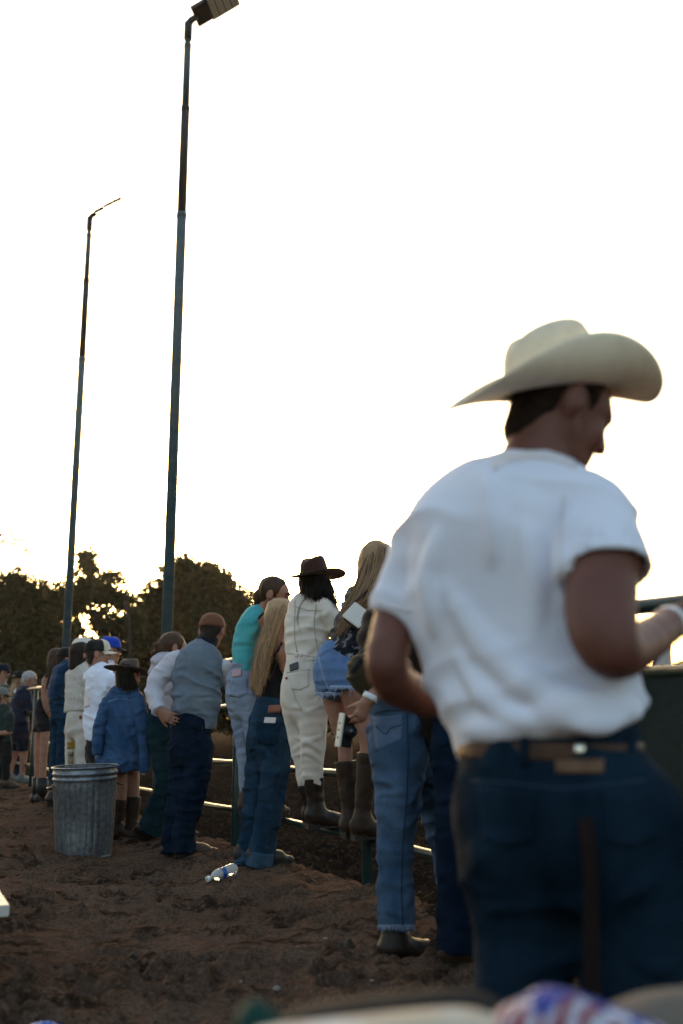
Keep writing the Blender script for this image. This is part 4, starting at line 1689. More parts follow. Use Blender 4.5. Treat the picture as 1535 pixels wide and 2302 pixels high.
        F.plane((0, 0, zs + .008), (0, 0, -1))
        v, f = F.mesh()
        o = quick_mesh(name, v, f, m, s.e)
        so = sole or mat('boot_sole', (.016, .012, .010), .7, (.03, .022, .018), (20, 20, 20))
        b = MB()
        ol = []
        for q in np.linspace(0, 1, 15):
            x = -.062 + q * (Ln + .064)
            if q < .2:
                w = hw * .82 * math.sqrt(max(0., 1 - ((.2 - q) / .2) ** 2)) ** 1.0
            elif q < .62:
                w = hw * (.82 - .12 * math.sin((q - .2) / .42 * math.pi) + .2 * (q - .2) / .42)
            else:
                k = (q - .62) / .38
                w = hw * (1.02 - (1.02 - (.42 if pointed else .75)) * k ** 1.3) * (math.sqrt(max(0, 1 - max(0, (k - .8) / .2) ** 2)))
            ol.append((x, max(w, .004)))
        rows = []
        for x, w in ol:
            h0 = zs + .006 + heel * max(0, min(1, (.30 - (x + .06) / (Ln + .06)) / .16)) * .65
            base = np.array([a[0], a[1], 0]) + d * x
            rows.append([base + side * w * k * 1.05 + np.array([0, 0, h0]) for k in (-1, -.5, 0, .5, 1)])
        b.slab(rows, np.tile(np.array([0, 0, 1.]), (15, 5, 1)), -.005, .008)
        if heel > .01:
            hx = np.array([a[0], a[1], 0]) - d * .028
            hh_ = heel * .65 + .008
            b.box(hx + np.array([0, 0, zs + hh_ / 2 - .002]), (.034, hw * .74, hh_ / 2 + .002), (d, side, (0, 0, 1)))
        b.obj('sole', so, o, False)
        return o
def denim(name, dark, light, fac=(.35, .7)):
    return mat(name, dark, .85, light, (7, 7, 3.2), 5, fac, bump=.25, bscale=420, bstretch=(1, 1, .35), spec=.04, fine=(900, .22, (1, 1, .3)), wr=(8, 1., .030, (1, 1, 1.5)))

def cloth(name, a, b=None, bscale=300, rough=.9, ns=(9, 9, 9)):
    return mat(name, a, rough, b or tuple(x * .86 for x in a), ns, 4, bump=.15, bscale=bscale, spec=.12, sheen=.1, wr=(7, 1., .026, (1, 1, .9)))

WHITE_T = cloth('white_cotton', (.80, .84, .97), (.74, .78, .92))
J_DARK = denim('denim_dark', (.003, .010, .020), (.010, .025, .044))
J_NAVY = denim('denim_navy', (.003, .008, .019), (.007, .015, .031))
J_MID = denim('denim_mid', (.009, .027, .052), (.026, .056, .094))
J_TEAL = denim('denim_teal', (.007, .022, .030), (.012, .034, .044))
J_LIGHT = denim('denim_light', (.030, .062, .118), (.078, .128, .210))
J_PALE = denim('denim_pale', (.20, .24, .33), (.29, .34, .44))
J_SHORT = denim('denim_short', (.075, .145, .31), (.16, .255, .44))
CREAM = cloth('cream_denim', (.70, .64, .57), (.62, .56, .49), 420)
LEATHER = mat('belt_leather', (.075, .032, .014), .5, (.045, .02, .01), (20, 20, 20), 4, bump=.2, bscale=120)
PATCH = mat('leather_patch', (.16, .085, .045), .6, (.11, .06, .035), (30, 30, 30), 4)
PATCH2 = mat('leather_patch_red', (.30, .13, .08), .6, (.22, .09, .06), (30, 30, 30), 4)
BOOT_DK = mat('boot_dark', (.012, .007, .005), .5, (.022, .013, .009), (14, 14, 14), 4, bump=.2, bscale=90)
BOOT_BR = mat('boot_brown', (.040, .019, .009), .6, (.022, .011, .006), (14, 14, 14), 4, bump=.2, bscale=90)
BOOT_TAN = mat('boot_tan', (.070, .043, .025), .6, (.04, .025, .015), (14, 14, 14), 4, bump=.2, bscale=90)
BOOT_GREY = mat('boot_grey', (.022, .020, .020), .6, (.04, .034, .030), (14, 14, 14), 4, bump=.2, bscale=90)
BOOT_BK = mat('boot_black', (.008, .008, .009), .5, (.02, .018, .018), (14, 14, 14), 4, bump=.2, bscale=90)
H_DARK = mat('hair_dark', (.008, .006, .005), .7, island=(.020, .013, .009), spec=.2)
H_BROWN = mat('hair_brown', (.028, .014, .008), .6, island=(.060, .030, .016), spec=.25)
H_BLONDE = mat('hair_blonde', (.15, .080, .042), .5, (.44, .28, .155), (60, 60, 5), 3, (.35, .7), island=(.56, .37, .20), spec=.4, trans=.12)
H_DBLOND = mat('hair_dark_blonde', (.09, .045, .022), .5, (.31, .18, .09), (60, 60, 5), 3, (.35, .7), island=(.42, .26, .135), spec=.4, trans=.12)
H_GREY = mat('hair_grey', (.42, .40, .40), .6, (.22, .21, .22), (40, 40, 40), 3)
BLACK = cloth('black_knit', (.010, .010, .012), (.016, .016, .018))
PHONE = mat('phone_glass', (.012, .012, .014), .15, spec=.6)
STITCH = mat('seam_thread', (.012, .028, .055), .9)

def end_foot(pr, g, pts, boot_m, toe_dx, toe_dy, zs=None, top=None, L=.235, ratio=1., flat=(0, 1), skin=True, bare=False, **kw):
    """a leg: trouser chain down to the hem, and a shoe under it pointing (toe_dx, toe_dy) in plan"""
    pr.ch('skin' if bare else g, pts, ratio, flat=flat if not bare else (0, 0), k=.035, skin=skin)
    e, r = pr.p(pts[-1])
    if zs is None:
        zs = gz(e[0], e[1]) - .004
    a = np.array([e[0], e[1], zs + .085])
    if not bare and e[2] - zs > .05:
        pr.cap('skin', e, a + np.array([0, 0, .02]), .028, .024)
    d = nrm((toe_dx, toe_dy, 0))
    t = a + d * (L - .05)
    return pr.boot(a, t, top if top is not None else a + np.array([0, 0, .05]), boot_m, zsole=zs, **{'shaft_w': (.040, .042), **kw})

def pocket_fn(U, V):                                   # a patch pocket: pointed at the bottom
    return U, V * (1 - .14 * np.abs(U - .5) * 2 * (V > .5))

# ================================================================== 1. the man in front
m = Person('man in white T-shirt and straw cowboy hat, out of focus in front', 1240, 1.86, .008, 35, SKIN_T, 0., None)
m.ch('shirt', [(1230, 1656, 186), (1224, 1636, 194), (1212, 1590, 194), (1174, 1500, 192, .02), (1140, 1400, 192, .03), (1112, 1300, 196, .03), (1130, 1200, 212, .02), (1160, 1130, 160, .02), (1188, 1075, 82, .02)], .60, flat=(1, 0), k=.03)
m.ch('shirt', [(948, 1246, 52, .13), (1046, 1160, 54, .09), (1180, 1098, 70, .02), (1315, 1115, 64, -.08), (1345, 1165, 70, -.11)], k=.04)
m.ch('shirt', [(942, 1238, 57, .13), (909, 1305, 59, .15), (884, 1384, 54, .15)], k=.03, flat=(0, 1))
m.ch('shirt', [(1338, 1168, 74, -.11), (1352, 1225, 92, -.15), (1364, 1292, 107, -.18)], k=.04, flat=(0, 1))
m.ch('skin', [(906, 1310, 44, .155), (886, 1400, 47, .14), (868, 1490, 46, .10), (900, 1545, 46, .20), (985, 1575, 38, .34), (1040, 1570, 30, .42)], k=.04)
m.ch('skin', [(1354, 1225, 66, -.145), (1352, 1300, 78, -.178), (1352, 1400, 77, -.22), (1378, 1464, 63, -.22), (1440, 1448, 50, -.10), (1512, 1398, 36, .06)], k=.04)
m.hand((1040, 1570, 0, .42), (.3, .8, .1), (0, 0, 1), 1, .5)
m.hand((1518, 1394, 0, .07), (.80, .45, .30), (-.3, .6, .5), -1, .55)
m.ch('jeans', [(1230, 1650, 180), (1231, 1700, 187), (1236, 1760, 199), (1252, 1830, 217), (1276, 1890, 228)], .66, k=.04)
m.ch('jeans', [(1175, 1850, 118, .05), (1176, 1960, 118, .05), (1180, 2080, 116, .05), (1186, 2300, 100, .04), ('w', .42, 1.9, .30, .085), ('w', .43, 1.93, .06, .092)], k=.06)
m.ch('jeans', [(1370, 1850, 140, -.06), (1418, 1960, 138, -.07), (1436, 2080, 128, -.07), (1440, 2300, 112, -.06), ('w', .62, 1.82, .30, .085), ('w', .63, 1.84, .06, .092)], k=.06)
m.head(1262, 926, .06, 74, -27, 0, 1.0, (1190, 1075, 0, .03), .062, face=False)
m.folds('shirt', .0045, (.75, .1, .65), 9, 3, 4, warp=.08)
m.folds('shirt', .005, (.2, .1, 1), 16, 3.5, 9, mask=lambda p: smooth01(1.26, 1.12, p[:, 2]))
m.folds('jeans', .004, (.25, 0, 1), 13, 4, 5)
# drawn-up folds: across the back, sweeping down to the right hip, and rolls above the belt
m.cap('shirt', m.p((1367, 1328, 0, -.19))[0], m.p((1363, 1268, 0, -.175))[0], .069, .066, None, .006, 'c')
m.make_body(.009)
m.fields['shirt'] = m.build_field(m.parts['shirt'], .0065, m.post['shirt'])
F = m.fields['shirt']

def ridge(pr, g, lines):
    """raise soft folds along lines seen on the cloth, then mesh again"""
    F = pr.fields[g]
    for ln, rr, sink in lines:
        ln = np.array(ln, float)
        d = np.r_[0, np.cumsum(np.linalg.norm(np.diff(ln, axis=0), axis=1))]
        t = np.linspace(0, d[-1], 12)
        x, y = np.interp(t, d, ln[:, 0]), np.interp(t, d, ln[:, 1])
        W = F.hit(x, y)
        ok = ~np.isnan(W[:, 0])
        W = W[ok]
        if len(W) < 3:
            continue
        N_ = F.grad(W)
        prof = np.sin(np.linspace(.25, math.pi - .25, len(W)))
        for i in range(len(W) - 1):
            F.ecap(W[i] - N_[i] * sink, W[i + 1] - N_[i + 1] * sink, rr * prof[i], rr * prof[i + 1], None, rr * 1.4)

ridge(m, 'shirt', [([(1010, 1330), (1080, 1440), (1170, 1530), (1290, 1585), (1400, 1610)], .020, .006), ([(1180, 1640), (1260, 1602), (1340, 1600), (1425, 1600)], .022, .006), ([(1050, 1642), (1130, 1638), (1190, 1622)], .016, .005),
                   ([(1100, 1075), (1112, 1170), (1105, 1265)], .014, .006), ([(985, 1200), (960, 1300), (975, 1420)], .016, .006), ([(1295, 1150), (1264, 1220), (1262, 1310)], .015, .005), ([(1290, 1630), (1350, 1634), (1400, 1622)], .012, .005),
                   ([(1180, 1180), (1200, 1300), (1200, 1430)], .016, .009), ([(1030, 1480), (1100, 1580), (1180, 1620)], .014, .005)])
v, f = F.mesh()
ts = quick_mesh('t_shirt', v, f, mat('thin_white_cotton', (.80, .83, .94), .9, (.75, .78, .90), (9, 9, 9), 4, bump=.12, bscale=320, spec=.1, wr=(6, .55, .016, (1, 1, .7))), m.e)
RIB = cloth('white_rib', (.78, .75, .79), (.70, .68, .72), 500)
m.strip('shirt', [(1108, 1052), (1140, 1034), (1190, 1024), (1250, 1030), (1296, 1048)], 17, 'collar_rib', RIB, ts, .004, 20)
m.strip('shirt', [(1268, 1284), (1300, 1272), (1360, 1266), (1420, 1270), (1458, 1276)], 4, 'sleeve_hem', RIB, ts, .003, 18)
m.strip('shirt', [(845, 1352), (880, 1366), (925, 1374)], 4, 'sleeve_hem', RIB, ts, .003, 12)
m.strip('shirt', [(1270, 1115), (1262, 1180), (1262, 1260), (1272, 1310)], 4, 'sleeve_seam', RIB, ts, .003, 16)
jo = m.garment('jeans', 'jeans', J_DARK)
m.ch('belt', [(1231, 1708, 198), (1230, 1664, 194)], .66, flat=(1, 1), skin=False)
bo = m.garment('belt', 'belt', LEATHER, .005)
for x in (1128, 1180, 1420):
    m.patch('belt', [(x - 9, 1658), (x + 9, 1658), (x + 9, 1722), (x - 9, 1722)], 'belt_loop', J_DARK, jo, (6, 3), .004)
m.patch('belt', [(1292, 1668), (1314, 1668), (1314, 1694), (1292, 1694)], 'concho', mat('silver', (.75, .74, .70), .25, metal=.9), bo, (5, 5), .004)
m.patch('jeans', [(1248, 1708), (1358, 1708), (1356, 1738), (1250, 1738)], 'leather_patch', PATCH, jo, (5, 9), .004)
m.patch('jeans', [(1075, 1765), (1205, 1775), (1200, 1910), (1085, 1905)], 'back_pocket', J_DARK, jo, (10, 10), .004, fn=pocket_fn)
m.patch('jeans', [(1350, 1770), (1455, 1768), (1480, 1900), (1362, 1915)], 'back_pocket', J_DARK, jo, (10, 10), .004, fn=pocket_fn)
m.strip('jeans', [(1060, 1755), (1160, 1762), (1262, 1775), (1360, 1765), (1450, 1755)], 7, 'yoke_seam', STITCH, jo, .002)
st = MB()
q0 = m.fields['jeans'].hit(np.array([1312.]), np.array([1838.]))[0]
pts = [q0 + np.array([0, -.012 - .002 * i, -.045 * i]) + np.array([.004 * math.sin(i * .9), 0, 0]) for i in range(10)]
st.tube(pts, .013, 8, flat=(0, 1, 0), aspect=.25)
tag(st.obj('red_strap', mat('dark_red_cloth', (.005, .0013, .0013), .9, (.009, .002, .002), (40, 40, 8)), origin=q0), 'dark red strap hanging from the back pocket of the front man', 'strap')
m.haircap(mat('hair_nape', (.014, .008, .006), .9, (.026, .016, .011), (90, 90, 90), 3, spec=.08, bump=.5, bscale=160), back=-.075, ears=True, extra=[('x', (m.hp(.072, .005, .02), m.hp(.070, .012, -.03), (.014, .016), (.009, .010), None, .02, 'u', (0, 0)))])
STRAW = mat('straw', (.90, .80, .62), .75, (.82, .72, .54), (30, 30, 30), 4, bump=.35, bscale=210, spec=.2, fine=(420, .16))
m.hat(STRAW, (.084, .102), .130, .112, .080, .026, .040, .034, 34, None, 1., .88, .3, 'straw_hat', roll=5, bw=1.0, curl_p=1.7, cf=.45)
bb = MB()
wq = m.p((1502, 1404, 36, .04))[0]; wd = nrm(m.p((1512, 1398, 0, .06))[0] - m.p((1440, 1448, 0, -.10))[0])
bb.tube([wq - wd * .010, wq + wd * .014], .0345, 22, caps=False)
o = bb.obj('wristband', mat('paper_band', (.72, .74, .76), .5), m.e)
md = o.modifiers.new('thick', 'SOLIDIFY'); md.thickness = .0012

for q, mm in (((.43, 1.93), BOOT_BR), ((.63, 1.84), BOOT_BR)):
    a = np.array([q[0], q[1], .085])
    m.boot(a, a + nrm((.5, .85, 0)) * .2, a + np.array([0, 0, .05]), mm, zsole=gz(*q) - .003)
def rail_top(px):                                       # where a foot can stand on the lowest rail
    q = fence_at(px, RAIL_Z[0])
    return q + np.array([FN[0] * .05, FN[1] * .05, .024])

def ring(pr, c, d, r, w, name, m, parent=None):
    b = MB(); d = nrm(d)
    b.tube([c - d * w, c + d * w], r, 20, caps=False)
    o = b.obj(name, m, parent or pr.e)
    md = o.modifiers.new('thick', 'SOLIDIFY'); md.thickness = .0015
    return o

def phone(pr, g, quad, label, m, lift=.010):
    """a phone sticking out of a pocket: a thin rounded slab standing on the cloth"""
    Q = np.array(quad, float)
    c = Q.mean(0)
    W = pr.fields[g].hit(Q[:, 0], Q[:, 1])
    mid = pr.fields[g].hit(np.array([c[0]]), np.array([c[1]]))[0]
    if np.isnan(mid).any():
        return
    n = pr.fields[g].grad(mid[None])[0]
    W = np.array([P(q[0], q[1], mid[1]) for q in Q])
    x = nrm(W[1] - W[0]); y = nrm(np.cross(n, x)); x = nrm(np.cross(y, n))
    hw = np.linalg.norm(W[1] - W[0]) / 2; hh = max(np.linalg.norm(W[3] - W[0]) / 2, .02)
    b = MB(); b.box(mid + n * .004 - y * 0, (hw, hh, .0042), (x, y, n))
    o = bevel(b.obj('phone', m, smooth=False, origin=mid), .003, 3)
    tag(o, label, 'phone')

# ================================================================== 2. jeans and camera, just behind the front man
a = Person('person in faded blue jeans and brown jacket holding a compact camera', 900, 4.38, .008, 58)
a.ch('jeans', [(893, 1578, 58), (893, 1640, 65), (896, 1700, 66)], .78, k=.04)
end_foot(a, 'jeans', [(892, 1690, 60, -.05), (896, 1790, 52, -.06), (890, 1900, 43, -.06), (889, 1990, 40, -.06), (891, 2088, 43, -.06)], BOOT_DK, .93, .36, L=.335, hw=.052, heel=.04, shaft_w=(.052, .056))
end_foot(a, 'jeans', [(930, 1690, 56, .10), (972, 1785, 44, .20), (1005, 1900, 40, .26), (1030, 2050, 41, .28)], BOOT_DK, .87, .45, L=.27)
a.ch('jacket', [(912, 1612, 62, .05), (915, 1530, 74, .05), (925, 1430, 92, .06), (938, 1350, 96, .08), (945, 1300, 52, .08)], .66, flat=(1, 0), k=.05)
a.ch('jacket', [(990, 1330, 42, -.02), (1010, 1450, 38, .1), (1010, 1500, 34, .3)], k=.05)
a.ch('jacket', [(880, 1350, 44, -.02), (850, 1430, 44, -.10), (890, 1520, 36, -.16)], k=.05)
a.ch('jacket', [(945, 1560, 40, -.06), (965, 1620, 40, -.05), (972, 1672, 24, -.04)], k=.04, skin=False)
a.ch('skin', [(905, 1500, 25, -.17), (870, 1540, 20, -.21), (829, 1572, 14.5, -.235)], k=.02)
hd = P(806, 1618, 4.38 - .24) - P(829, 1572, 4.38 - .235)
a.hand((827, 1575, 0, -.235), hd, (-.55, .75, -.1), -1, .62, .82, thumb=.55, curls=(.75, .55, .5, .6), tcurl=.75)
a.head(955, 1238, .12, 60, -8, 0, 1., (945, 1320, 0, .09))
a.folds('jeans', .006, (.2, 0, 1), 14, 4, 2).folds('jacket', .008, (.3, .2, 1), 11, 4, 3)
a.make_body(.0075)
jo = a.garment('jeans', 'jeans', J_LIGHT)
a.garment('jacket', 'jacket', cloth('brown_jacket', (.018, .013, .010), (.028, .020, .014)))
a.haircap(H_BROWN)
a.patch('jeans', [(838, 1612), (905, 1606), (903, 1662), (846, 1690)], 'back_pocket', denim('denim_pocket', (.075, .115, .19), (.115, .165, .255)), jo, (10, 10), .003)
a.strip('jeans', [(846, 1632), (858, 1645), (868, 1652), (880, 1636), (903, 1630)], 2.2, 'pocket_stitch', STITCH, jo, .004, 18)
a.strip('jeans', [(838, 1604), (870, 1598), (905, 1597)], 3, 'waist_seam', STITCH, jo, .003)
a.strip('jeans', [(915, 1600), (917, 1700), (914, 1800), (905, 1900), (902, 2000), (905, 2082)], 2.4, 'side_seam', STITCH, jo, .003, 40)
fr = MB()
g_ = np.random.default_rng(9)
for i in range(46):
    x = 850 + i * 1.8
    w = a.fields['jeans'].hit(np.array([x]), np.array([2082.]))[0]
    if np.isnan(w).any():
        continue
    fr.tube([w + (0, -.002, .006), w + (g_.normal() * .003, -.004, -.008), w + (g_.normal() * .006, -.004, -.012 - .012 * g_.random())], [.0014, .0012, .0006], 4)
o = fr.obj('frayed_hem', J_PALE, jo); o['kind'] = 'stuff'
wc = a.p((833, 1567, 0, -.232))[0]
ring(a, wc, hd, .0335, .012, 'wristband', mat('paper_band', (.72, .74, .76)))
# the olive coat over the arm
a.ch('coat', [(862, 1452, 30, -.17), (838, 1488, 37, -.17), (818, 1520, 36, -.17), (832, 1546, 30, -.14)], k=.04, skin=False)
a.folds('coat', .010, (.7, 0, .7), 16, 5, 31)
a.garment('coat', 'draped_coat', cloth('olive_coat', (.055, .042, .020), (.035, .028, .014)))
a.strip('coat', [(828, 1478), (838, 1462), (858, 1452)], 9, 'yellow_lining', mat('yellow_lining', (.42, .40, .10), .7), None, .006, 10)
a.strip('coat', [(790, 1512), (815, 1480), (850, 1455)], 12, 'strap', BLACK, None, .006, 10)
# the camera in that hand
cc = P(778, 1643, 4.38 - .195)
ex = nrm(np.array([.75, .52, -.12])); ey = nrm(np.array([.28, .10, 1.0]) - ex * np.dot(ex, np.array([.28, .10, 1.0]))); ez = np.cross(ex, ey)
kam = thing('compact_camera', 'black compact camera with a pale metal edge, lens pointing down-right', 'camera', cc)
b = MB(); b.box(cc, (.028, .066, .016), (ex, ey, ez)); bevel(b.obj('camera_body', mat('camera_black', (.012, .012, .013), .4), kam, False), .005, 3)
b = MB(); b.box(cc - ex * .031, (.005, .068, .0165), (ex, ey, ez)); bevel(b.obj('top_plate', mat('camera_silver', (.72, .66, .56), .35), kam, False), .003, 3)
for k in (-.03, .0, .026):
    b = MB(); b.tube([cc - ex * .036 + ey * k, cc - ex * .038 + ey * k], .004, 10); b.obj('button', mat('camera_black', (0, 0, 0)), kam)
fz = ez if np.dot(ez, -sight(779, 1641)) > 0 else -ez
b = MB(); b.tube([cc + ex * .004 + fz * .012, cc + ex * .004 + fz * .030], .027, 24); ln = b.obj('lens_barrel', mat('camera_black', (0, 0, 0)), kam)
b = MB(); b.tube([cc + ex * .004 + fz * .030, cc + ex * .004 + fz * .042], .022, 24); b.obj('lens_tube', mat('camera_black', (0, 0, 0)), ln)
b = MB(); b.tube([cc + ex * .004 + fz * .0421, cc + ex * .004 + fz * .0431], .016, 20); b.obj('lens_glass', mat('lens_glass', (.01, .012, .02), .05, spec=.9), ln)

# ================================================================== 3. dark jeans, almost hidden
a = Person('person in dark navy jeans mostly hidden behind the front man', 1045, 4.1, .011, 55)
a.ch('jeans', [(1045, 1590, 60), (1042, 1640, 66), (1040, 1700, 68)], .75, k=.04)
end_foot(a, 'jeans', [(1020, 1690, 52, -.04), (1024, 1850, 46, -.05), (1022, 2000, 40, -.05), (1026, 2140, 43, -.05)], BOOT_BR, .85, .5, L=.27)
end_foot(a, 'jeans', [(1066, 1690, 52, .10), (1068, 1850, 44, .12), (1066, 2000, 40, .12), (1068, 2120, 43, .12)], BOOT_BR, .85, .5, L=.27)
a.ch('top', [(1045, 1620, 62), (1050, 1500, 74), (1060, 1400, 90), (1066, 1330, 92), (1070, 1295, 48)], .62, flat=(1, 0), k=.05)
a.ch('top', [(1000, 1335, 36, .1), (1010, 1450, 32, .15), (1060, 1500, 26, .36)], k=.04).ch('top', [(1125, 1335, 38, -.08), (1150, 1450, 34, .02), (1160, 1490, 26, .3)], k=.04)
a.hand((1060, 1500, 0, .36), (.7, .7, 0), (0, 0, -1), 1, .6)
a.hand((1160, 1490, 0, .3), (.7, .7, 0), (0, 0, -1), -1, .6)
a.head(1078, 1230, .06, 50, -5, 0, 1., (1070, 1320, 0, .04))
a.folds('jeans', .006, (.2, 0, 1), 14, 4, 22).folds('top', .007, (.5, .2, .7), 11, 4, 23)
a.make_body(); jo = a.garment('jeans', 'jeans', J_NAVY); a.garment('top', 'shirt', cloth('charcoal_shirt', (.02, .022, .026)))
a.haircap(H_DARK)
a.patch('jeans', [(982, 1612), (1030, 1610), (1030, 1668), (990, 1680)], 'back_pocket', denim('denim_navy2', (.002, .009, .022), (.006, .018, .036)), jo)

# ================================================================== 4. cut-off shorts and white bag
a = Person('woman in cut-off denim shorts, dark patterned shirt and tall brown boots on the rail', 790, 5.45, .008, 52)
rt = rail_top(812)
zr = rt[2]
a.ch('shorts', [(757, 1478, 44), (754, 1505, 49), (755, 1528, 50)], .86, k=.04)
a.ch('shorts', [(738, 1522, 31, .08), (738, 1562, 32, .08)], flat=(0, 1), k=.03)
a.ch('shorts', [(778, 1512, 41, -.06), (782, 1548, 42, -.06)], flat=(0, 1), k=.03)
al, ar = P(783, 1835, 5.47), P(806, 1850, 5.37)
a.ch('skin', [(742, 1530, 29, .08), (762, 1620, 22, .07), (774, 1668, 17, .06), (777, 1720, 15, .05), (780, 1760, 11, .04), (782, 1800, 9, .03)], k=.03)
a.ch('skin', [(785, 1525, 37, -.06), (812, 1610, 27, -.06), (827, 1662, 20, -.08), (826, 1705, 18, -.08), (816, 1760, 12, -.08), (808, 1810, 9, -.08)], k=.03)
for (ank, top, dd) in ((P(782, 1822, 5.48), P(776, 1712, 5.50), (.84, .5, 0)), (P(806, 1838, 5.37), P(828, 1694, 5.37), (.88, .42, 0))):
    ank = np.array([ank[0] + FN[0] * .03, ank[1] + FN[1] * .03, zr + .085])
    a.boot(ank, ank + nrm(dd) * .175, top, BOOT_BR, hw=.040, zsole=zr - .004, shaft_w=(.044, .060), heel=.04)
a.ch('shirt', [(768, 1546, 46, -.02), (764, 1515, 51, -.01), (768, 1486, 50), (784, 1450, 49, .01), (806, 1395, 50, .03), (822, 1350, 46, .05), (836, 1318, 26, .06)], .68, flat=(1, 0), k=.045)
a.ch('shirt', [(850, 1348, 24, -.08), (880, 1415, 21, .05), (905, 1420, 17, .22)], k=.04).ch('shirt', [(800, 1345, 20, .16), (830, 1400, 18, .3), (860, 1410, 15, .42)], k=.04)
a.hand((905, 1420, 0, .22), (.7, .7, 0), (0, 0, -1), -1, .6)
a.head(852, 1268, .06, 55, -15, 0, 1., (838, 1322, 0, .07))
a.folds('shirt', .009, (.5, .1, .85), 17, 4, 41, warp=.09).folds('shorts', .004, (.4, 0, 1), 16, 5, 42)
a.make_body(.0085)
FLORAL = mat('dark_floral', (.012, .015, .024), .8, (.26, .26, .30), (38, 38, 38), 6, (.52, .62), bump=.15, bscale=200, spec=.15)
a.garment('shirt', 'patterned_shirt', FLORAL)
so = a.garment('shorts', 'denim_shorts', J_SHORT)
fr = MB(); g_ = np.random.default_rng(19)
for (x0, x1, y, n) in ((708, 768, 1560, 60), (742, 822, 1546, 80)):
    for i in range(n):
        x = x0 + (x1 - x0) * i / n
        w = a.fields['shorts'].hit(np.array([x]), np.array([y - 3.]))[0]
        if np.isnan(w).any():
            continue
        L = .014 + (.045 * g_.random() if g_.random() < .18 else .006 * g_.random())
        fr.tube([w + (0, -.001, .004), w + (g_.normal() * .003, -.004, -L * .5), w + (g_.normal() * .008, -.003, -L)], [.0016, .0013, .0007], 4)
o = fr.obj('frayed_hem', mat('fray', (.42, .50, .66), .9), so); o['kind'] = 'stuff'
a.strip('shorts', [(716, 1478), (722, 1500), (730, 1530), (740, 1552)], 3, 'seam', J_PALE, so, .003)
a.haircap(H_DBLOND, extra=[('x', (a.hp(0, -.06, 0), P(815, 1330, 5.47), (.075, .05), (.06, .03), a.hf[1], .04, 'u', (0, 0))), ('x', (P(815, 1330, 5.45), P(775, 1392, 5.43), (.050, .028), (.022, .014), a.hf[1], .04, 'u', (0, 0)))])
gd = [[(838, 1234, .02), (822, 1262, -.04), (812, 1300, -.10), (795, 1345, -.12), (772, 1385, -.12), (752, 1425, -.10)],
      [(848, 1230, 0), (838, 1262, -.06), (830, 1300, -.13), (812, 1345, -.17), (788, 1380, -.16), (764, 1425, -.12)],
      [(858, 1230, -.02), (854, 1265, -.08), (848, 1300, -.14), (832, 1340, -.18), (806, 1372, -.19), (778, 1410, -.16)],
      [(868, 1234, -.02), (868, 1270, -.10), (862, 1305, -.15), (850, 1335, -.18), (832, 1352, -.20), (812, 1372, -.19)]]
a.strands(gd, 620, H_DBLOND, (.003, .006), .012, seed=5, end=(.7, 1.05))
a.strands(gd, 50, H_DBLOND, (.0012, .0018), .034, name='loose_strands', seed=51, end=(.6, 1.05))
# her bag
bc_ = P(802, 1383, 5.14)
bx = nrm(P(838, 1380, 5.14) - P(800, 1352, 5.16)); by = nrm(P(800, 1352, 5.16) - P(770, 1384, 5.14)); bn = nrm(np.cross(bx, by))
if np.dot(bn, sight(802, 1383)) > 0:
    bn = -bn
hw_, hh_ = np.linalg.norm(P(838, 1380, 5.14) - P(800, 1352, 5.16)) / 2, np.linalg.norm(P(800, 1352, 5.16) - P(770, 1384, 5.14)) / 2
bag = thing('shoulder_bag', 'small white flap bag with gold snap worn on the blonde woman\'s back', 'bag', bc_)
b = MB(); b.box(bc_ - bn * .028, (hw_ * .97, hh_ * .97, .022), (bx, by, bn)); bevel(b.obj('bag_body', mat('bag_brown', (.035, .012, .012), .5), bag, False), .012, 4)
b = MB(); b.box(bc_, (hw_, hh_, .006), (bx, by, bn)); bevel(b.obj('flap', mat('bag_white', (.74, .72, .66), .45, (.68, .66, .60), (30, 30, 30), bump=.1, bscale=200), bag, False), .0055, 4)
b = MB(); b.lathe([(.0005, .004), (.006, .004), (.008, .001), (.009, -.002)], 16)
vv = np.array(b.v); sc_ = P(814, 1400, 5.13)
mesh_obj('snap', sc_ + bn * .006 + vv[:, :1] * bx + vv[:, 1:2] * by + vv[:, 2:] * bn, b.f, mat('gold', (.55, .36, .14), .3, metal=.9), bag)
b = MB(); b.tube([P(772, 1385, 5.18), P(800, 1350, 5.20), P(836, 1318, 5.30), P(850, 1312, 5.4)], .006, 8, flat=(0, 1, 0), aspect=.5); b.obj('strap', mat('bag_brown', (0, 0, 0)), bag)

# ================================================================== 5. cream jacket, cream jeans, brown hat
a = Person('woman in cream denim jacket and jeans with a brown wide-brim hat', 690, 5.95, .008, 36)
zr = rail_top(715)[2]
a.ch('jeans', [(685, 1486, 40), (683, 1520, 47), (682, 1555, 51), (686, 1590, 48)], .82, k=.035)
a.ch('jeans', [(661, 1570, 30, .07), (668, 1620, 28, .07), (676, 1680, 24, .07), (684, 1730, 19, .07), (690, 1770, 17, .07)], k=.035, flat=(0, 1))
a.ch('jeans', [(705, 1570, 34, -.06), (704, 1620, 31, -.06), (703, 1680, 28, -.05), (702, 1725, 24, -.04), (704, 1764, 22, -.03)], k=.035, flat=(0, 1))
for (ank, top, dd) in ((P(694, 1815, 6.02), P(690, 1762, 6.02), (.87, .48, 0)), (P(702, 1820, 5.91), P(705, 1748, 5.91), (.95, .3, 0))):
    ank = np.array([ank[0] + FN[0] * .035, ank[1] + FN[1] * .035, zr + .085])
    a.boot(ank, ank + nrm(dd) * .19, top, BOOT_DK, hw=.040, zsole=zr - .004, shaft_w=(.046, .060), heel=.04)
a.ch('jacket', [(691, 1488, 49), (690, 1450, 48), (694, 1400, 52), (700, 1365, 48), (706, 1342, 24)], .66, flat=(1, 0), k=.045)
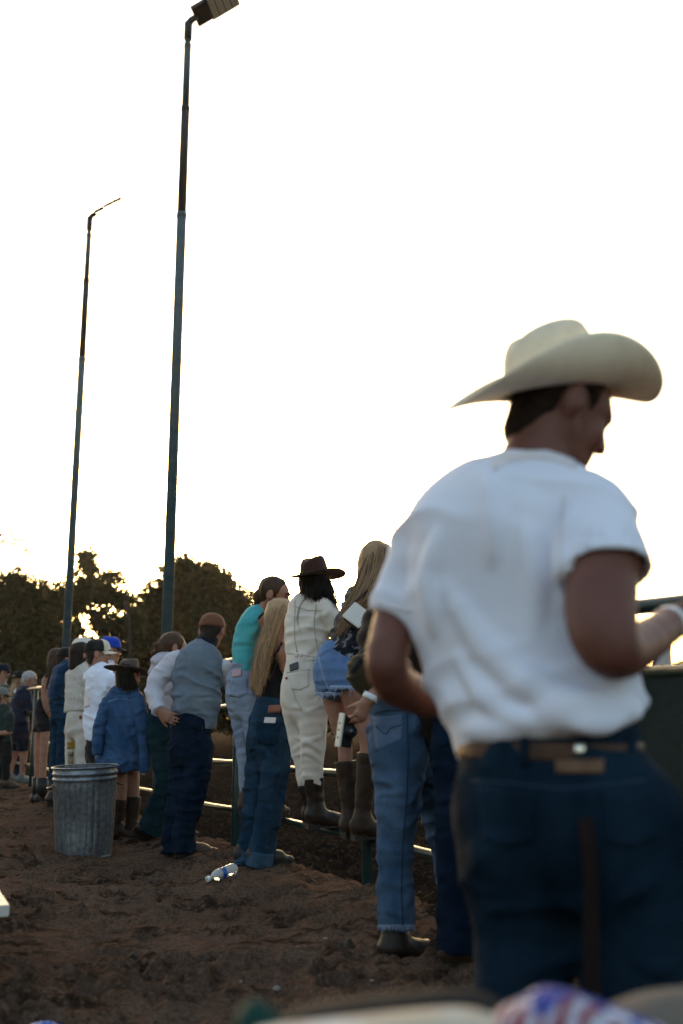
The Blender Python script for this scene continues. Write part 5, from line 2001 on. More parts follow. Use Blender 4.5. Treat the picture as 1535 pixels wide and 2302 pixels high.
a.ch('jacket', [(672, 1360, 22, .10), (660, 1420, 18, .14), (690, 1440, 15, .36)], k=.012)
a.ch('jacket', [(728, 1362, 22, -.10), (750, 1392, 23, -.12), (770, 1420, 20, -.08), (800, 1424, 16, .1)], k=.010)
a.hand((800, 1420, 0, .2), (.7, .7, 0), (0, 0, -1), -1, .6)
a.head(711, 1314, .02, 40, -6, 0, .98, (706, 1348, 0, .02))
a.folds('jeans', .005, (.35, 0, 1), 17, 5, 51, mask=lambda p: .4 + .9 * smooth01(.95, .65, p[:, 2])).folds('jacket', .005, (.6, .1, .7), 16, 5, 52)
a.make_body()
ridgel = [([(652, 1592), (672, 1590), (690, 1600), (725, 1585)], .010, .004), ([(655, 1690), (680, 1672), (705, 1662), (730, 1650)], .011, .004), ([(660, 1655), (690, 1668), (726, 1690)], .010, .004), ([(662, 1700), (690, 1690), (722, 1712)], .010, .004)]
a.fields['jeans'] = a.build_field(a.parts['jeans'], a.vox, a.post['jeans'])
ridge(a, 'jeans', ridgel)
v, f = a.fields['jeans'].mesh(); jo = quick_mesh('jeans', v, f, CREAM, a.e)
ja = a.garment('jacket', 'denim_jacket', cloth('cream_jacket', (.78, .71, .63), (.70, .63, .55), 420))
SEAM = mat('cream_seam', (.50, .45, .40), .9)
a.patch('jeans', [(647, 1514), (694, 1506), (694, 1548), (656, 1556)], 'back_pocket', CREAM, jo, (9, 9), .004, fn=pocket_fn)
a.strip('jeans', [(646, 1512), (670, 1509), (696, 1505)], 2, 'seam', SEAM, jo, .005)
a.strip('jeans', [(661, 1500), (656, 1540), (664, 1570), (678, 1595)], 2.4, 'seam', SEAM, jo, .003, 20)
a.strip('jacket', [(642, 1468), (690, 1474), (738, 1482)], 2.4, 'waistband_seam', SEAM, ja, .003)
a.strip('jacket', [(664, 1350), (662, 1400), (662, 1430), (668, 1466)], 2.4, 'back_seam', SEAM, ja, .003)
a.strip('jacket', [(712, 1358), (706, 1390), (708, 1430), (716, 1470)], 2.4, 'back_seam', SEAM, ja, .003)
a.strip('jacket', [(660, 1362), (690, 1372), (722, 1372)], 2.4, 'yoke_seam', SEAM, ja, .003)
for x in (667, 677):
    a.patch('jacket', [(x - 3, 1471), (x + 3, 1471), (x + 3, 1477), (x - 3, 1477)], 'button', mat('copper', (.5, .4, .32), .4, metal=.6), ja, (4, 4), .005)
a.patch('jeans', [(643, 1522), (646, 1522), (646, 1527), (643, 1527)], 'red_tab', mat('red_tab', (.2, .03, .05), .8), jo, (3, 3), .006)
phone(a, 'jeans', [(650, 1492), (673, 1489), (673, 1506), (650, 1509)], 'black phone in the back pocket of the cream jeans', PHONE)
a.haircap(H_DARK, extra=[('x', (a.hp(0, -.05, 0), a.hp(.01, -.06, -.12), (.075, .045), (.060, .03), a.hf[1], .03, 'u', (0, 0))), ('x', (a.hp(.055, -.02, -.02), P(750, 1352, 5.84), (.035, .03), (.014, .012), None, .03, 'u', (0, 0)))])
gd = [[(686, 1300, 0), (684, 1325, -.05), (684, 1345, -.10)], [(696, 1300, -.06), (698, 1325, -.12), (700, 1348, -.14)], [(712, 1302, -.10), (716, 1328, -.14), (716, 1352, -.14)], [(726, 1302, -.08), (734, 1328, -.12), (740, 1352, -.12)], [(736, 1302, -.06), (748, 1332, -.12), (760, 1374, -.15)]]
a.strands(gd, 330, H_DARK, (.003, .006), .010, seed=6)
a.strands([[(690, 1335, -.12), (668, 1365, -.15), (664, 1400, -.15), (668, 1425, -.15)], [(694, 1338, -.12), (676, 1365, -.15), (672, 1400, -.15), (684, 1430, -.15)]], 5, H_DARK, (.0012, .002), .004, seed=7)
BRN = mat('brown_felt', (.040, .014, .010), .85, (.055, .022, .015), (12, 12, 12), 4, bump=.1, bscale=200, spec=.15, sheen=.2)
a.hat(BRN, (.079, .095), .112, .105, .022, .010, .052, .032, 10, BRN, 1., .84, .35, 'brown_hat', roll=-3)

# ================================================================== 6. teal tank top
a = Person('woman with hair tied back in teal tank top and pale jeans', 560, 6.72, .008, 58)
zr = rail_top(585)[2]
a.ch('tank', [(548, 1509, 28), (547, 1480, 26), (552, 1440, 28), (562, 1410, 31), (576, 1386, 28), (592, 1370, 14)], .78, flat=(1, 0), k=.04)
a.ch('skin', [(598, 1392, 18, -.13), (616, 1432, 14, -.06), (650, 1440, 10, .15)], k=.03).ch('skin', [(570, 1386, 15, .14), (590, 1432, 13, .25), (620, 1438, 10, .4)], k=.03)
a.hand((650, 1440, 0, .2), (.7, .7, 0), (0, 0, -1), -1, .6)
a.ch('jeans', [(547, 1503, 29), (545, 1535, 35), (546, 1560, 37), (551, 1585, 36)], .86, k=.035)
a.ch('jeans', [(536, 1578, 25, .05), (545, 1650, 21, .05), (550, 1710, 17, .05), (556, 1800, 16, .05)], k=.035, flat=(0, 1))
a.ch('jeans', [(564, 1578, 27, -.06), (574, 1660, 22, -.06), (582, 1720, 18, -.05), (588, 1800, 17, -.02)], k=.035, flat=(0, 1))
for (ank, dd) in ((P(560, 1812, 6.77), (.87, .48, 0)), (P(592, 1815, 6.68), (.9, .4, 0))):
    ank = np.array([ank[0], ank[1], zr + .085])
    a.boot(ank, ank + nrm(dd) * .18, ank + np.array([0, 0, .08]), BOOT_TAN, zsole=zr - .004)
a.head(617, 1338, -.04, 96, -16, 4, .98, (592, 1378, 0, 0), .05)
a.folds('tank', .004, (.3, .1, 1), 22, 5, 61).folds('jeans', .004, (.3, 0, 1), 15, 5, 62)
a.make_body(.0085)
a.garment('tank', 'tank_top', cloth('teal_knit', (.085, .42, .44), (.06, .34, .37), 380))
jo = a.garment('jeans', 'jeans', J_PALE)
a.patch('jeans', [(516, 1526), (556, 1526), (556, 1565), (520, 1572)], 'back_pocket', denim('denim_pale2', (.19, .23, .33), (.27, .32, .43)), jo, (9, 9), .004, fn=pocket_fn)
a.strip('skin', [(578, 1394), (586, 1384), (598, 1374)], 5, 'strap', BLACK, a.bo, .003, 8)
phone(a, 'jeans', [(521, 1504), (544, 1504), (544, 1522), (521, 1522)], 'pink phone in the back pocket of the pale jeans', mat('pink_case', (.50, .32, .34), .5))
a.haircap(H_BROWN, back=-.03, extra=[('e', (a.hp(-.01, -.11, -.03), (.034, .034, .036), None, .02, 'u')), ('x', (a.hp(-.01, -.11, -.04), a.hp(-.01, -.105, -.13), (.026, .022), (.010, .010), None, .03, 'u', (0, 0)))])

# ================================================================== 7. black tank top, long blonde hair
a = Person('woman with long blonde hair, black tank top and cuffed blue jeans', 610, 6.47, .008, 42)
a.ch('jeans', [(613, 1586, 37), (609, 1615, 44), (606, 1650, 50), (606, 1680, 48)], .84, k=.035)
end_foot(a, 'jeans', [(583, 1665, 29, .07), (575, 1760, 26, .07), (562, 1860, 24, .06), (551, 1943, 24, .05)], BOOT_GREY, .9, .42, L=.25)
end_foot(a, 'jeans', [(622, 1665, 36, -.06), (614, 1760, 32, -.06), (600, 1850, 28, -.06), (582, 1948, 29, -.06)], BOOT_GREY, .93, .36, L=.27)
a.ch('tank', [(612, 1592, 35), (610, 1550, 33), (612, 1510, 33), (616, 1480, 30), (622, 1462, 20)], .7, flat=(1, 0), k=.04)
a.ch('skin', [(625, 1458, 20, 0), (618, 1475, 30, .0), (615, 1500, 30, 0)], .7, k=.03)
a.ch('skin', [(638, 1468, 17, -.12), (652, 1516, 14, -.06), (686, 1528, 11, .2)], k=.03).ch('skin', [(592, 1472, 15, .14), (574, 1540, 14, .10), (606, 1560, 11, .32)], k=.03)
a.hand((686, 1528, 0, .2), (.7, .7, 0), (0, 0, -1), -1, .6)
a.head(634, 1389, .02, 66, -8, 0, .98, (620, 1446, 0, 0), .05)
a.folds('jeans', .006, (.3, 0, 1), 12, 4, 71).folds('tank', .003, (.2, 0, 1), 20, 5, 72)
a.make_body(.0085); jo = a.garment('jeans', 'jeans', J_MID); a.garment('tank', 'tank_top', BLACK)
a.strip('skin', [(634, 1444), (624, 1464), (612, 1482)], 4.5, 'strap', BLACK, a.bo, .003, 8)
CUFF = denim('denim_cuff', (.030, .065, .105), (.055, .095, .145))
a.ch('cuff_l', [(555, 1912, 25.5, .055), (551, 1944, 26, .05)], flat=(1, 1), skin=False).ch('cuff_r', [(588, 1914, 30.5, -.06), (582, 1949, 31, -.06)], flat=(1, 1), skin=False)
a.garment('cuff_l', 'cuff', CUFF, .006, parent=jo); a.garment('cuff_r', 'cuff', CUFF, .006, parent=jo)
a.patch('jeans', [(576, 1622), (630, 1628), (624, 1680), (580, 1676)], 'back_pocket', denim('denim_mid2', (.006, .020, .040), (.015, .036, .064)), jo, (9, 9), .004, fn=pocket_fn)
a.patch('jeans', [(604, 1586), (632, 1584), (630, 1603), (602, 1602)], 'leather_patch', PATCH2, jo, (5, 6), .004)
a.strip('jeans', [(574, 1606), (600, 1608), (640, 1608)], 2.5, 'waist_seam', STITCH, jo, .003)
a.strip('jeans', [(640, 1640), (634, 1720), (620, 1800), (604, 1900)], 2.5, 'side_seam', STITCH, jo, .003, 24)
phone(a, 'jeans', [(594, 1614), (620, 1617), (620, 1626), (594, 1623)], 'pale phone edge showing above the blonde woman\'s jeans pocket', mat('phone_white', (.6, .58, .56), .3))
ring(a, a.hp(.082, -.012, -.045), a.hf[1], .010, .0016, 'earring', mat('gold', (0, 0, 0)))
a.haircap(H_BLONDE, extra=[('x', (a.hp(-.01, -.06, 0), P(602, 1435, 6.42), (.060, .05), (.050, .03), a.hf[1], .03, 'u', (0, 0))), ('x', (P(602, 1435, 6.40), P(582, 1530, 6.36), (.050, .026), (.035, .016), (1, 0, 0), .03, 'u', (0, 0)))], ears=True)
gd = [[(622, 1354, .02), (606, 1375, -.02), (594, 1410, -.06), (580, 1460, -.08), (568, 1510, -.08), (568, 1548, -.08)],
      [(628, 1352, 0), (614, 1378, -.06), (602, 1415, -.11), (588, 1465, -.13), (576, 1515, -.12), (576, 1556, -.12)],
      [(634, 1352, -.02), (624, 1380, -.09), (614, 1420, -.13), (600, 1470, -.15), (588, 1520, -.14), (582, 1562, -.13)],
      [(640, 1353, -.02), (630, 1376, -.10), (618, 1408, -.13), (606, 1450, -.15), (596, 1500, -.15), (588, 1548, -.13)],
      [(645, 1355, 0), (637, 1368, -.08), (627, 1392, -.11), (614, 1425, -.14), (604, 1462, -.15), (598, 1505, -.14)]]
a.strands(gd, 800, H_BLONDE, (.0028, .0055), .010, seed=8, end=(.8, 1.05))
a.strands(gd, 45, H_BLONDE, (.0012, .0018), .030, name='loose_strands', seed=81, end=(.6, 1.05))

# ================================================================== 8. vest and brown cap
a = Person('man in washed blue denim vest, white sleeves and brown cap, hand on hip', 440, 7.15, .008, 20)
a.ch('vest', [(434, 1648, 43), (432, 1632, 48), (437, 1600, 53), (442, 1550, 57), (446, 1505, 60), (450, 1478, 54), (462, 1454, 26)], .60, flat=(1, 0), k=.045)
a.ch('shirt', [(394, 1484, 22, .08), (366, 1514, 22, .06), (346, 1548, 20, .02), (350, 1575, 17, -.04), (358, 1598, 15, -.10)], k=.015, flat=(0, 1))
a.ch('shirt', [(503, 1500, 19, -.02), (514, 1532, 17, .08), (524, 1512, 14, .34)], k=.03)
a.hand((358, 1598, 0, -.10), P(382, 1612, 7.02) - P(356, 1596, 7.06), (.2, 1, .1), -1, .45, 1.05)
a.hand((524, 1512, 0, .34), (.7, .7, 0), (0, 0, -1), -1, .6)
a.ch('jeans', [(432, 1625, 45), (430, 1660, 48), (430, 1690, 49)], .76, k=.04)
end_foot(a, 'jeans', [(405, 1682, 27, .06), (402, 1770, 25, .05), (390, 1850, 23, .05), (388, 1918, 25, .05)], BOOT_TAN, .86, .5, L=.27)
end_foot(a, 'jeans', [(450, 1682, 31, -.03), (440, 1770, 28, -.05), (418, 1850, 26, -.05), (412, 1914, 28, -.05)], BOOT_TAN, .93, .35, L=.29, hw=.046)
a.head(477, 1418, .06, 12, -4, 0, 1., (464, 1456, 0, .03), .058, face=False)
a.folds('vest', .007, (.55, .1, .8), 12, 3.5, 81, warp=.1).folds('shirt', .006, (.6, 0, .8), 20, 6, 82).folds('jeans', .007, (.3, 0, 1), 15, 4, 83)
a.make_body(.0085)
a.garment('shirt', 'shirt', cloth('lilac_white', (.58, .56, .62), (.50, .48, .55)))
ve = a.garment('vest', 'denim_vest', denim('denim_vest', (.125, .160, .205), (.185, .225, .275)))
a.garment('jeans', 'jeans', denim('denim_navy3', (.003, .009, .021), (.009, .020, .038)))
a.ch('collar', [(460, 1450, 25, .02), (473, 1431, 23, .05)], .9, skin=False, flat=(1, 1)); a.garment('collar', 'collar', cloth('navy_collar', (.012, .015, .024)))
a.haircap(mat('hair_short_dark', (.014, .010, .008), .7, (.03, .02, .015), (50, 50, 50)), back=-.05, ears=True, fit=.006)
cpm = cloth('brown_canvas', (.17, .068, .036), (.14, .055, .030), 260)
a.ballcap(cpm, tilt=-4, base=.014)
# ================================================================== 9. lilac hoodie
a = Person('woman in lilac hoodie with curly tied-up hair behind the vest man', 365, 7.75, .009, 58)
a.ch('hoodie', [(362, 1604, 28), (360, 1560, 29), (362, 1515, 29), (368, 1488, 26), (378, 1476, 16)], .74, flat=(1, 0), k=.04)
a.ch('hoodie', [(352, 1484, 13, -.06), (366, 1478, 15, -.02), (380, 1480, 12, .06)], k=.03)
a.ch('hoodie', [(392, 1500, 15, -.08), (398, 1545, 13, 0), (420, 1530, 10, .3)], k=.04)
a.hand((420, 1530, 0, .3), (.7, .7, 0), (0, 0, -1), -1, .6)
a.ch('jeans', [(360, 1598, 26), (358, 1640, 29), (360, 1665, 29)], .86, k=.04)
a.ch('jeans', [(356, 1655, 24, -.04), (366, 1720, 21, -.06), (371, 1768, 20, -.08), (352, 1822, 24, -.04), (336, 1868, 30, -.01)], k=.035, flat=(0, 1))
end_foot(a, 'jeans', [(380, 1655, 22, .10), (388, 1780, 20, .12), (392, 1890, 24, .12)], BOOT_BR, .87, .5)
# her raised back boot: heel up, sole towards us
hl, tp = P(316, 1862, 7.70), P(360, 1904, 7.84)
a.cap('boot_up', hl, tp, (.042, .036), (.030, .020), (.5, -.7, .3)).cap('boot_up', P(322, 1858, 7.73), P(338, 1838, 7.75), .042, .040)
a.head(390, 1458, .02, 62, -10, 0, .98, (376, 1486, 0, 0), .05)
a.folds('jeans', .005, (.3, 0, 1), 13, 5, 91).folds('hoodie', .006, (.4, 0, 1), 15, 5, 92)
a.make_body(); a.garment('jeans', 'jeans', J_TEAL); a.garment('hoodie', 'hoodie', mat('lilac_fleece', (.46, .43, .50), .95, (.34, .16, .20), (7, 7, 9), 3, (.62, .66), bump=.2, bscale=150))
bo_ = a.garment('boot_up', 'boot', BOOT_BR, .007)
so_ = MB(); dd = nrm(tp - hl); sd = nrm(np.cross(dd, (.5, -.7, .3))); ud = np.cross(sd, dd)
rows = [[hl - dd * .04 + dd * (np.linalg.norm(tp - hl) + .06) * q + np.array([-.026, -.012, -.022]) + sd * w * k for k in (-1, 0, 1)] for q, w in zip(np.linspace(0, 1, 9), (.02, .034, .034, .028, .03, .036, .036, .026, .012))]
so_.slab(rows, np.tile(ud, (9, 3, 1)), -.006, .006); so_.obj('sole', mat('boot_sole', (0, 0, 0)), bo_, False)
g_ = np.random.default_rng(91)
ex_ = [('e', (a.hp(-.0, -.118, -.02) + g_.normal(size=3) * .022, (.022, .022, .022), None, .012, 'u')) for _ in range(16)] + [('e', (a.hp(0, -.10, -.015), (.035, .035, .035), None, .02, 'u'))]
a.haircap(H_BROWN, back=-.03, extra=ex_, vox=.007)

# ================================================================== 10. oversized denim shirt and grey hat
a = Person('girl in oversized blue denim shirt, grey flat-brim hat and brown boots', 275, 7.95, .009, 38)
a.ch('shirt', [(270, 1738, 50), (268, 1712, 55), (270, 1670, 54), (273, 1630, 50), (276, 1590, 45), (280, 1566, 40), (287, 1548, 20)], .62, flat=(1, 0), k=.04)
a.ch('sleeve_a', [(250, 1572, 16, .02), (232, 1606, 15, -.05), (222, 1650, 13, -.08), (219, 1696, 11, -.08)], k=.02, flat=(0, 1), skin=False)
a.ch('sleeve_b', [(308, 1574, 17, -.10), (319, 1620, 15, -.14), (325, 1680, 14, -.15), (326, 1737, 12, -.15)], k=.02, flat=(0, 1), skin=False)
a.ch('skin', [(312, 1575, 10, -.04), (318, 1618, 9, .06), (322, 1606, 7, .20)], k=.02)
a.hand((322, 1606, 0, .20), (.5, .5, .5), (0, .5, .5), -1, .6)
for pts, top, dd in (([(262, 1715, 22, .04), (268, 1770, 18, .04), (266, 1830, 14, .04), (262, 1868, 11, .04)], P(267, 1796, 7.99), (.9, .40, 0)), ([(292, 1715, 20, .12), (296, 1775, 17, .14), (298, 1850, 12, .14)], P(297, 1790, 8.09), (.85, .5, 0))):
    a.ch('skin', pts, k=.03)
    e = a.p(pts[-1])[0]; zg = gz(e[0], e[1]) - .003
    ank = np.array([e[0], e[1], zg + .085])
    a.boot(ank, ank + nrm(dd) * .19, top, BOOT_BR, zsole=zg, shaft_w=(.050, .068), hw=.042)
a.head(289, 1521, .02, 32, -4, 0, .97, (286, 1556, 0, 0), .05, face=False)
a.folds('shirt', .012, (1, .2, .25), 12, 2.2, 101, warp=.05)
a.make_body()
sh = a.garment('shirt', 'denim_shirt', denim('denim_shirt', (.020, .058, .135), (.055, .108, .21)))
for g_n in ('sleeve_a', 'sleeve_b'):
    a.folds(g_n, .005, (.3, .2, 1), 13, 4, 103)
    a.garment(g_n, 'sleeve', denim('denim_shirt', (0, 0, 0), (0, 0, 0)), parent=sh)
DSEAM = denim('denim_seam', (.10, .16, .30), (.14, .22, .38))
a.strip('shirt', [(243, 1578), (262, 1572), (285, 1572), (308, 1580)], 2.2, 'yoke_seam', DSEAM, sh, .004, 16)
a.strip('shirt', [(249, 1552), (270, 1556), (292, 1556)], 8, 'collar', denim('denim_shirt', (0, 0, 0), (0, 0, 0)), sh, .008, 10)
a.haircap(H_DARK, extra=[('x', (a.hp(0, -.05, 0), a.hp(.015, -.055, -.14), (.075, .045), (.06, .03), a.hf[1], .03, 'u', (0, 0)))])
a.strands([[(272, 1515, -.06), (272, 1535, -.10), (274, 1552, -.11)], [(284, 1515, -.10), (286, 1538, -.13), (290, 1560, -.13)], [(300, 1515, -.08), (304, 1538, -.11), (306, 1562, -.10)]], 90, H_DARK, (.004, .007), .012, seed=12)
GRY = mat('grey_felt', (.105, .085, .075), .85, (.08, .066, .06), (12, 12, 12), 4, bump=.1, bscale=200, spec=.15)
a.hat(GRY, (.072, .086), .092, .112, .004, .000, .046, .020, -5, mat('hat_band_dark', (.03, .022, .02), .7), 1., .86, .25, 'grey_hat')
ph = MB(); pc = P(325, 1590, 8.12); ph.box(pc, (.036, .005, .07), ((.85, .1, .4), (0, 1, 0), (-.4, 0, .9)))
tag(bevel(ph.obj('phone', PHONE, smooth=False, origin=pc), .004), 'dark phone held up by the girl in the grey hat', 'phone')

def far_person(label, Y, yaw, top_m, top_name, top_secs, legs_m, leg_secs, pelvis, head, arms, skin=None, vox=.012, bare=False, shoe=BOOT_BK, toe=(.9, .4), ratio=.64, sleeve=None, shorts=None, legs_name='trousers', flare=1., fold=.007, hem=None, face=True):
    a = Person(label, pelvis[0][0], Y, vox, yaw, skin)
    a.ch('top', top_secs, ratio, flat=(1, 0), k=.045)
    a.ch('legs', pelvis, .8, k=.04)
    for L in leg_secs:
        if bare:
            n = 2
            a.ch('legs', L[:n], k=.035, flat=(0, 1))
            L2 = [(x[0], x[1], x[2] * .72, *x[3:]) for x in L[1:2]] + list(L[2:])
            end_foot(a, 'legs', L2, shoe, *toe, bare=True, vox=.010)
        else:
            end_foot(a, 'legs', L, shoe, *toe, vox=.010)
    for A, kind in arms:
        if kind == 'sleeve':
            a.ch('top', A, k=.014)
        elif kind == 'short':
            a.ch('top', [(q[0], q[1], q[2] * 1.3, *q[3:]) for q in A[:2]], k=.014, flat=(0, 1))
            a.ch('skin', [((A[0][0] + A[1][0]) / 2, (A[0][1] + A[1][1]) / 2, A[1][2], *A[1][3:])] + list(A[1:]), k=.03)
        else:
            a.ch('skin', A, k=.03)
        e0, e1 = a.p(A[-2])[0], a.p(A[-1])[0]
        a.hand(e1, e1 - e0, (0, .3, -1), -1, .6, 1., rf=1.15)
    a.head(*head, face=face)
    a.folds('top', fold, (.5, .1, .8), 13, 4, int(pelvis[0][0] * 7 % 97)).folds('legs', .006, (.3, 0, 1), 14, 4, int(pelvis[0][0] % 89))
    a.make_body()
    a.garment('top', top_name, top_m)
    a.lo = a.garment('legs', legs_name, legs_m)
    return a

# ================================================================== 11. white T-shirt, trucker cap
PRINT_T = mat('printed_cotton', (.76, .74, .76), .9, (.60, .38, .30), (16, 16, 22), 5, (.60, .68), bump=.15, bscale=300)
a = far_person('young man in white T-shirt and black trucker cap with cream front', 9.0, 58, WHITE_T, 't_shirt', [(221, 1662, 33), (218, 1610, 33), (222, 1555, 35), (225, 1522, 33), (226, 1500, 16)], BLACK,
               [[(208, 1690, 16, .08), (208, 1760, 14, .08), (206, 1838, 12, .08)], [(234, 1690, 17, -.06), (234, 1760, 14, -.06), (232, 1846, 12, -.06)]], [(222, 1652, 30), (222, 1692, 31)],
               (221, 1470, .02, 76, -3, 0, 1., (224, 1506, 0, 0), .055), [([(246, 1530, 15, -.10), (262, 1560, 12, -.02), (290, 1570, 8, .2)], 'short'), ([(205, 1525, 14, .14), (215, 1580, 11, .2), (245, 1590, 8, .34)], 'short')], vox=.010)
a.patch('top', [(190, 1545), (203, 1542), (203, 1588), (190, 1592)], 'faded_print', PRINT_T, None, (8, 6), .002)
a.haircap(mat('hair_short_dark', (0, 0, 0)), back=-.06, ears=True, fit=.006)
CRM = cloth('cream_twill', (.66, .60, .48))
a.ballcap(cloth('black_mesh', (.012, .012, .012), (.03, .03, .03)), CRM, CRM, tilt=2)
# ================================================================== 12. blue cap
a = far_person('man in bright blue cap and white patterned shirt behind the trucker cap', 9.8, 62, mat('blue_print_shirt', (.66, .66, .72), .9, (.12, .16, .42), (26, 26, 26), 4, (.55, .62), bump=.15, bscale=200), 'patterned_shirt', [(222, 1650, 30), (220, 1590, 31), (226, 1530, 32), (236, 1505, 26), (244, 1492, 13)], J_NAVY,
               [[(212, 1680, 15, .08), (212, 1750, 13, .08), (212, 1822, 11, .08)], [(232, 1680, 16, -.06), (232, 1750, 13, -.06), (232, 1826, 11, -.06)]], [(222, 1642, 28), (222, 1680, 29)],
               (247, 1462, .02, 58, -6, 0, 1.02, (243, 1498, 0, 0), .052), [([(196, 1522, 13, -.02), (184, 1552, 10, -.05), (192, 1590, 7, .05)], 'short'), ([(262, 1525, 12, .02), (275, 1570, 10, .1), (300, 1560, 7, .3)], 'short')])
a.haircap(H_BROWN, back=-.05, ears=True, fit=.006)
a.ballcap(cloth('royal_blue', (.012, .045, .36), (.02, .06, .42)), None, cloth('navy_visor', (.012, .014, .03)), tilt=4)
# ================================================================== 13. cream sweater, bob
a = far_person('woman with black bob in cream nubby sweater and cream patched trousers', 9.5, 46, mat('cream_knit', (.62, .58, .53), .95, (.50, .46, .41), (70, 70, 70), 3, (.4, .6), bump=.6, bscale=110), 'sweater', [(172, 1600, 30), (172, 1570, 28), (174, 1530, 27), (178, 1508, 25), (183, 1492, 14)],
               mat('cream_patched', (.60, .56, .50), .9, (.52, .47, .42), (9, 9, 9), 3, bump=.15, bscale=200), [[(163, 1640, 16, .05), (160, 1720, 14.5, .05), (157, 1800, 14, .05)], [(187, 1640, 17, -.06), (184, 1730, 15, -.06), (181, 1812, 14, -.06)]], [(176, 1590, 25), (174, 1640, 27)],
               (183, 1473, .02, 50, -4, 0, 1., (183, 1500, 0, 0), .05), [([(160, 1520, 14, .10), (162, 1565, 12, .16), (190, 1570, 8, .34)], 'sleeve'), ([(196, 1520, 14, -.10), (204, 1565, 12, -.04), (225, 1560, 8, .2)], 'sleeve')], fold=.005, vox=.011)
a.patch('legs', [(151, 1668), (169, 1666), (169, 1682), (151, 1684)], 'yellow_patch', mat('yellow_patch', (.34, .20, .03), .9, (.26, .14, .03), (40, 40, 40)), a.lo, (5, 5), .003)
a.patch('legs', [(152, 1690), (165, 1690), (164, 1722), (152, 1722)], 'dark_print', mat('print_dark', (.30, .25, .17), .9, (.07, .06, .05), (55, 55, 40), 3, (.48, .54)), a.lo, (6, 5), .003)
a.patch('legs', [(178, 1608), (184, 1608), (184, 1616), (178, 1616)], 'leather_tag', PATCH2, a.lo, (3, 3), .004)
a.haircap(H_DARK, extra=[('x', (a.hp(0, -.03, .02), a.hp(0, -.04, -.10), (.092, .080), (.090, .070), a.hf[1], .03, 'u', (0, 0)))])
# ================================================================== 14. white cap behind her
a = far_person('person in white cap just above the black bob, body hidden', 10.4, 60, cloth('grey_hoodie', (.16, .17, .18)), 'shirt', [(182, 1610, 26), (182, 1560, 28), (184, 1515, 26), (187, 1492, 13)], J_NAVY,
               [[(172, 1650, 14, .08), (172, 1730, 12, .08), (172, 1806, 10, .08)], [(192, 1650, 14, -.06), (192, 1730, 12, -.06), (192, 1808, 10, -.06)]], [(182, 1604, 25), (182, 1645, 26)],
               (187, 1462, .02, 62, -4, 0, 1., (186, 1498, 0, 0), .05), [([(200, 1520, 12, -.1), (212, 1560, 10, 0), (235, 1560, 7, .2)], 'sleeve')], vox=.014)
a.haircap(H_BROWN, back=-.05, ears=True, fit=.006)
wc_ = a.ballcap(cloth('white_twill', (.68, .66, .60)), tilt=3)
lg = MB()
for i, (x, w) in enumerate(((-.030, .009), (-.010, .008), (.008, .007), (.026, .010))):
    q = a.hp(.055, .055, .085) + a.hf[1] * (-x) * .5 + a.hf[2] * x * .9
    lg.box(q + a.hf[1] * .022, (w * .5, .010, .010), (nrm(a.hf[2] - a.hf[1] * .6), nrm(a.hf[1] + a.hf[2] * .6), a.hf[3]))
lg.obj('cap_lettering', mat('green_print', (.02, .05, .04), .8), wc_, False)
# ================================================================== 15. blue shirt leaning
a = far_person('person in deep blue long-sleeved shirt and black cap leaning on the fence', 10.8, 60, cloth('deep_blue', (.010, .040, .095), (.008, .03, .075)), 'shirt', [(128, 1572, 19), (128, 1545, 21), (136, 1518, 22), (148, 1500, 19), (156, 1490, 11)], denim('denim_navy5', (.008, .03, .062), (.014, .045, .085)),
               [[(126, 1615, 13, .06), (122, 1690, 11, .06), (120, 1775, 10, .06)], [(142, 1615, 14, -.06), (140, 1690, 12, -.06), (136, 1780, 11, -.06)]], [(130, 1566, 19), (134, 1610, 21)],
               (150, 1484, .06, 64, -16, 0, 1., (150, 1500, 0, .02), .05), [([(134, 1530, 12, -.10), (130, 1556, 10, -.06), (158, 1560, 8, .1)], 'sleeve')])
a.haircap(H_DARK, back=-.05, fit=.006, ears=True)
a.ballcap(cloth('black_twill', (.010, .010, .011)), tilt=4)
# ================================================================== 16. black top, long brown hair
a = far_person('woman in black top and black shorts with long brown hair', 11.4, 55, BLACK, 'top', [(108, 1600, 19), (110, 1565, 19), (114, 1530, 18), (120, 1508, 14), (124, 1496, 8)], BLACK,
               [[(85, 1625, 12, .05), (86, 1645, 13, .05), (84, 1690, 8, .05), (84, 1778, 6.5, .05)], [(100, 1625, 13, -.05), (101, 1645, 14, -.05), (98, 1690, 9, -.05), (94, 1782, 7, -.05)]], [(96, 1585, 17), (94, 1625, 18)],
               (130, 1482, .04, 62, -10, 0, .98, (124, 1504, 0, 0), .05), [([(104, 1530, 10, -.10), (102, 1572, 9, -.10), (114, 1606, 7, -.06), (136, 1612, 6, .08)], 'bare')], bare=True, legs_name='shorts')
a.haircap(H_BROWN, extra=[('x', (a.hp(0, -.05, 0), P(112, 1535, 11.3), (.07, .05), (.05, .025), None, .03, 'u', (0, 0)))])
a.strands([[(122, 1470, 0), (110, 1500, -.08), (102, 1530, -.12), (96, 1556, -.12)], [(130, 1468, -.06), (120, 1500, -.12), (112, 1530, -.14), (108, 1560, -.14)]], 60, H_BROWN, (.006, .010), .014, seed=16)
for x, y, yy in ((84, 1778, 11.45), (94, 1782, 11.35)):
    e = P(x, y, yy); bt_ = MB(); bt_.tube([np.array([e[0], e[1], BANK + .09]), np.array([e[0], e[1], BANK + .30])], [.055, .068], 14, caps=True); bt_.obj('boot_shaft', BOOT_BK, a.e)
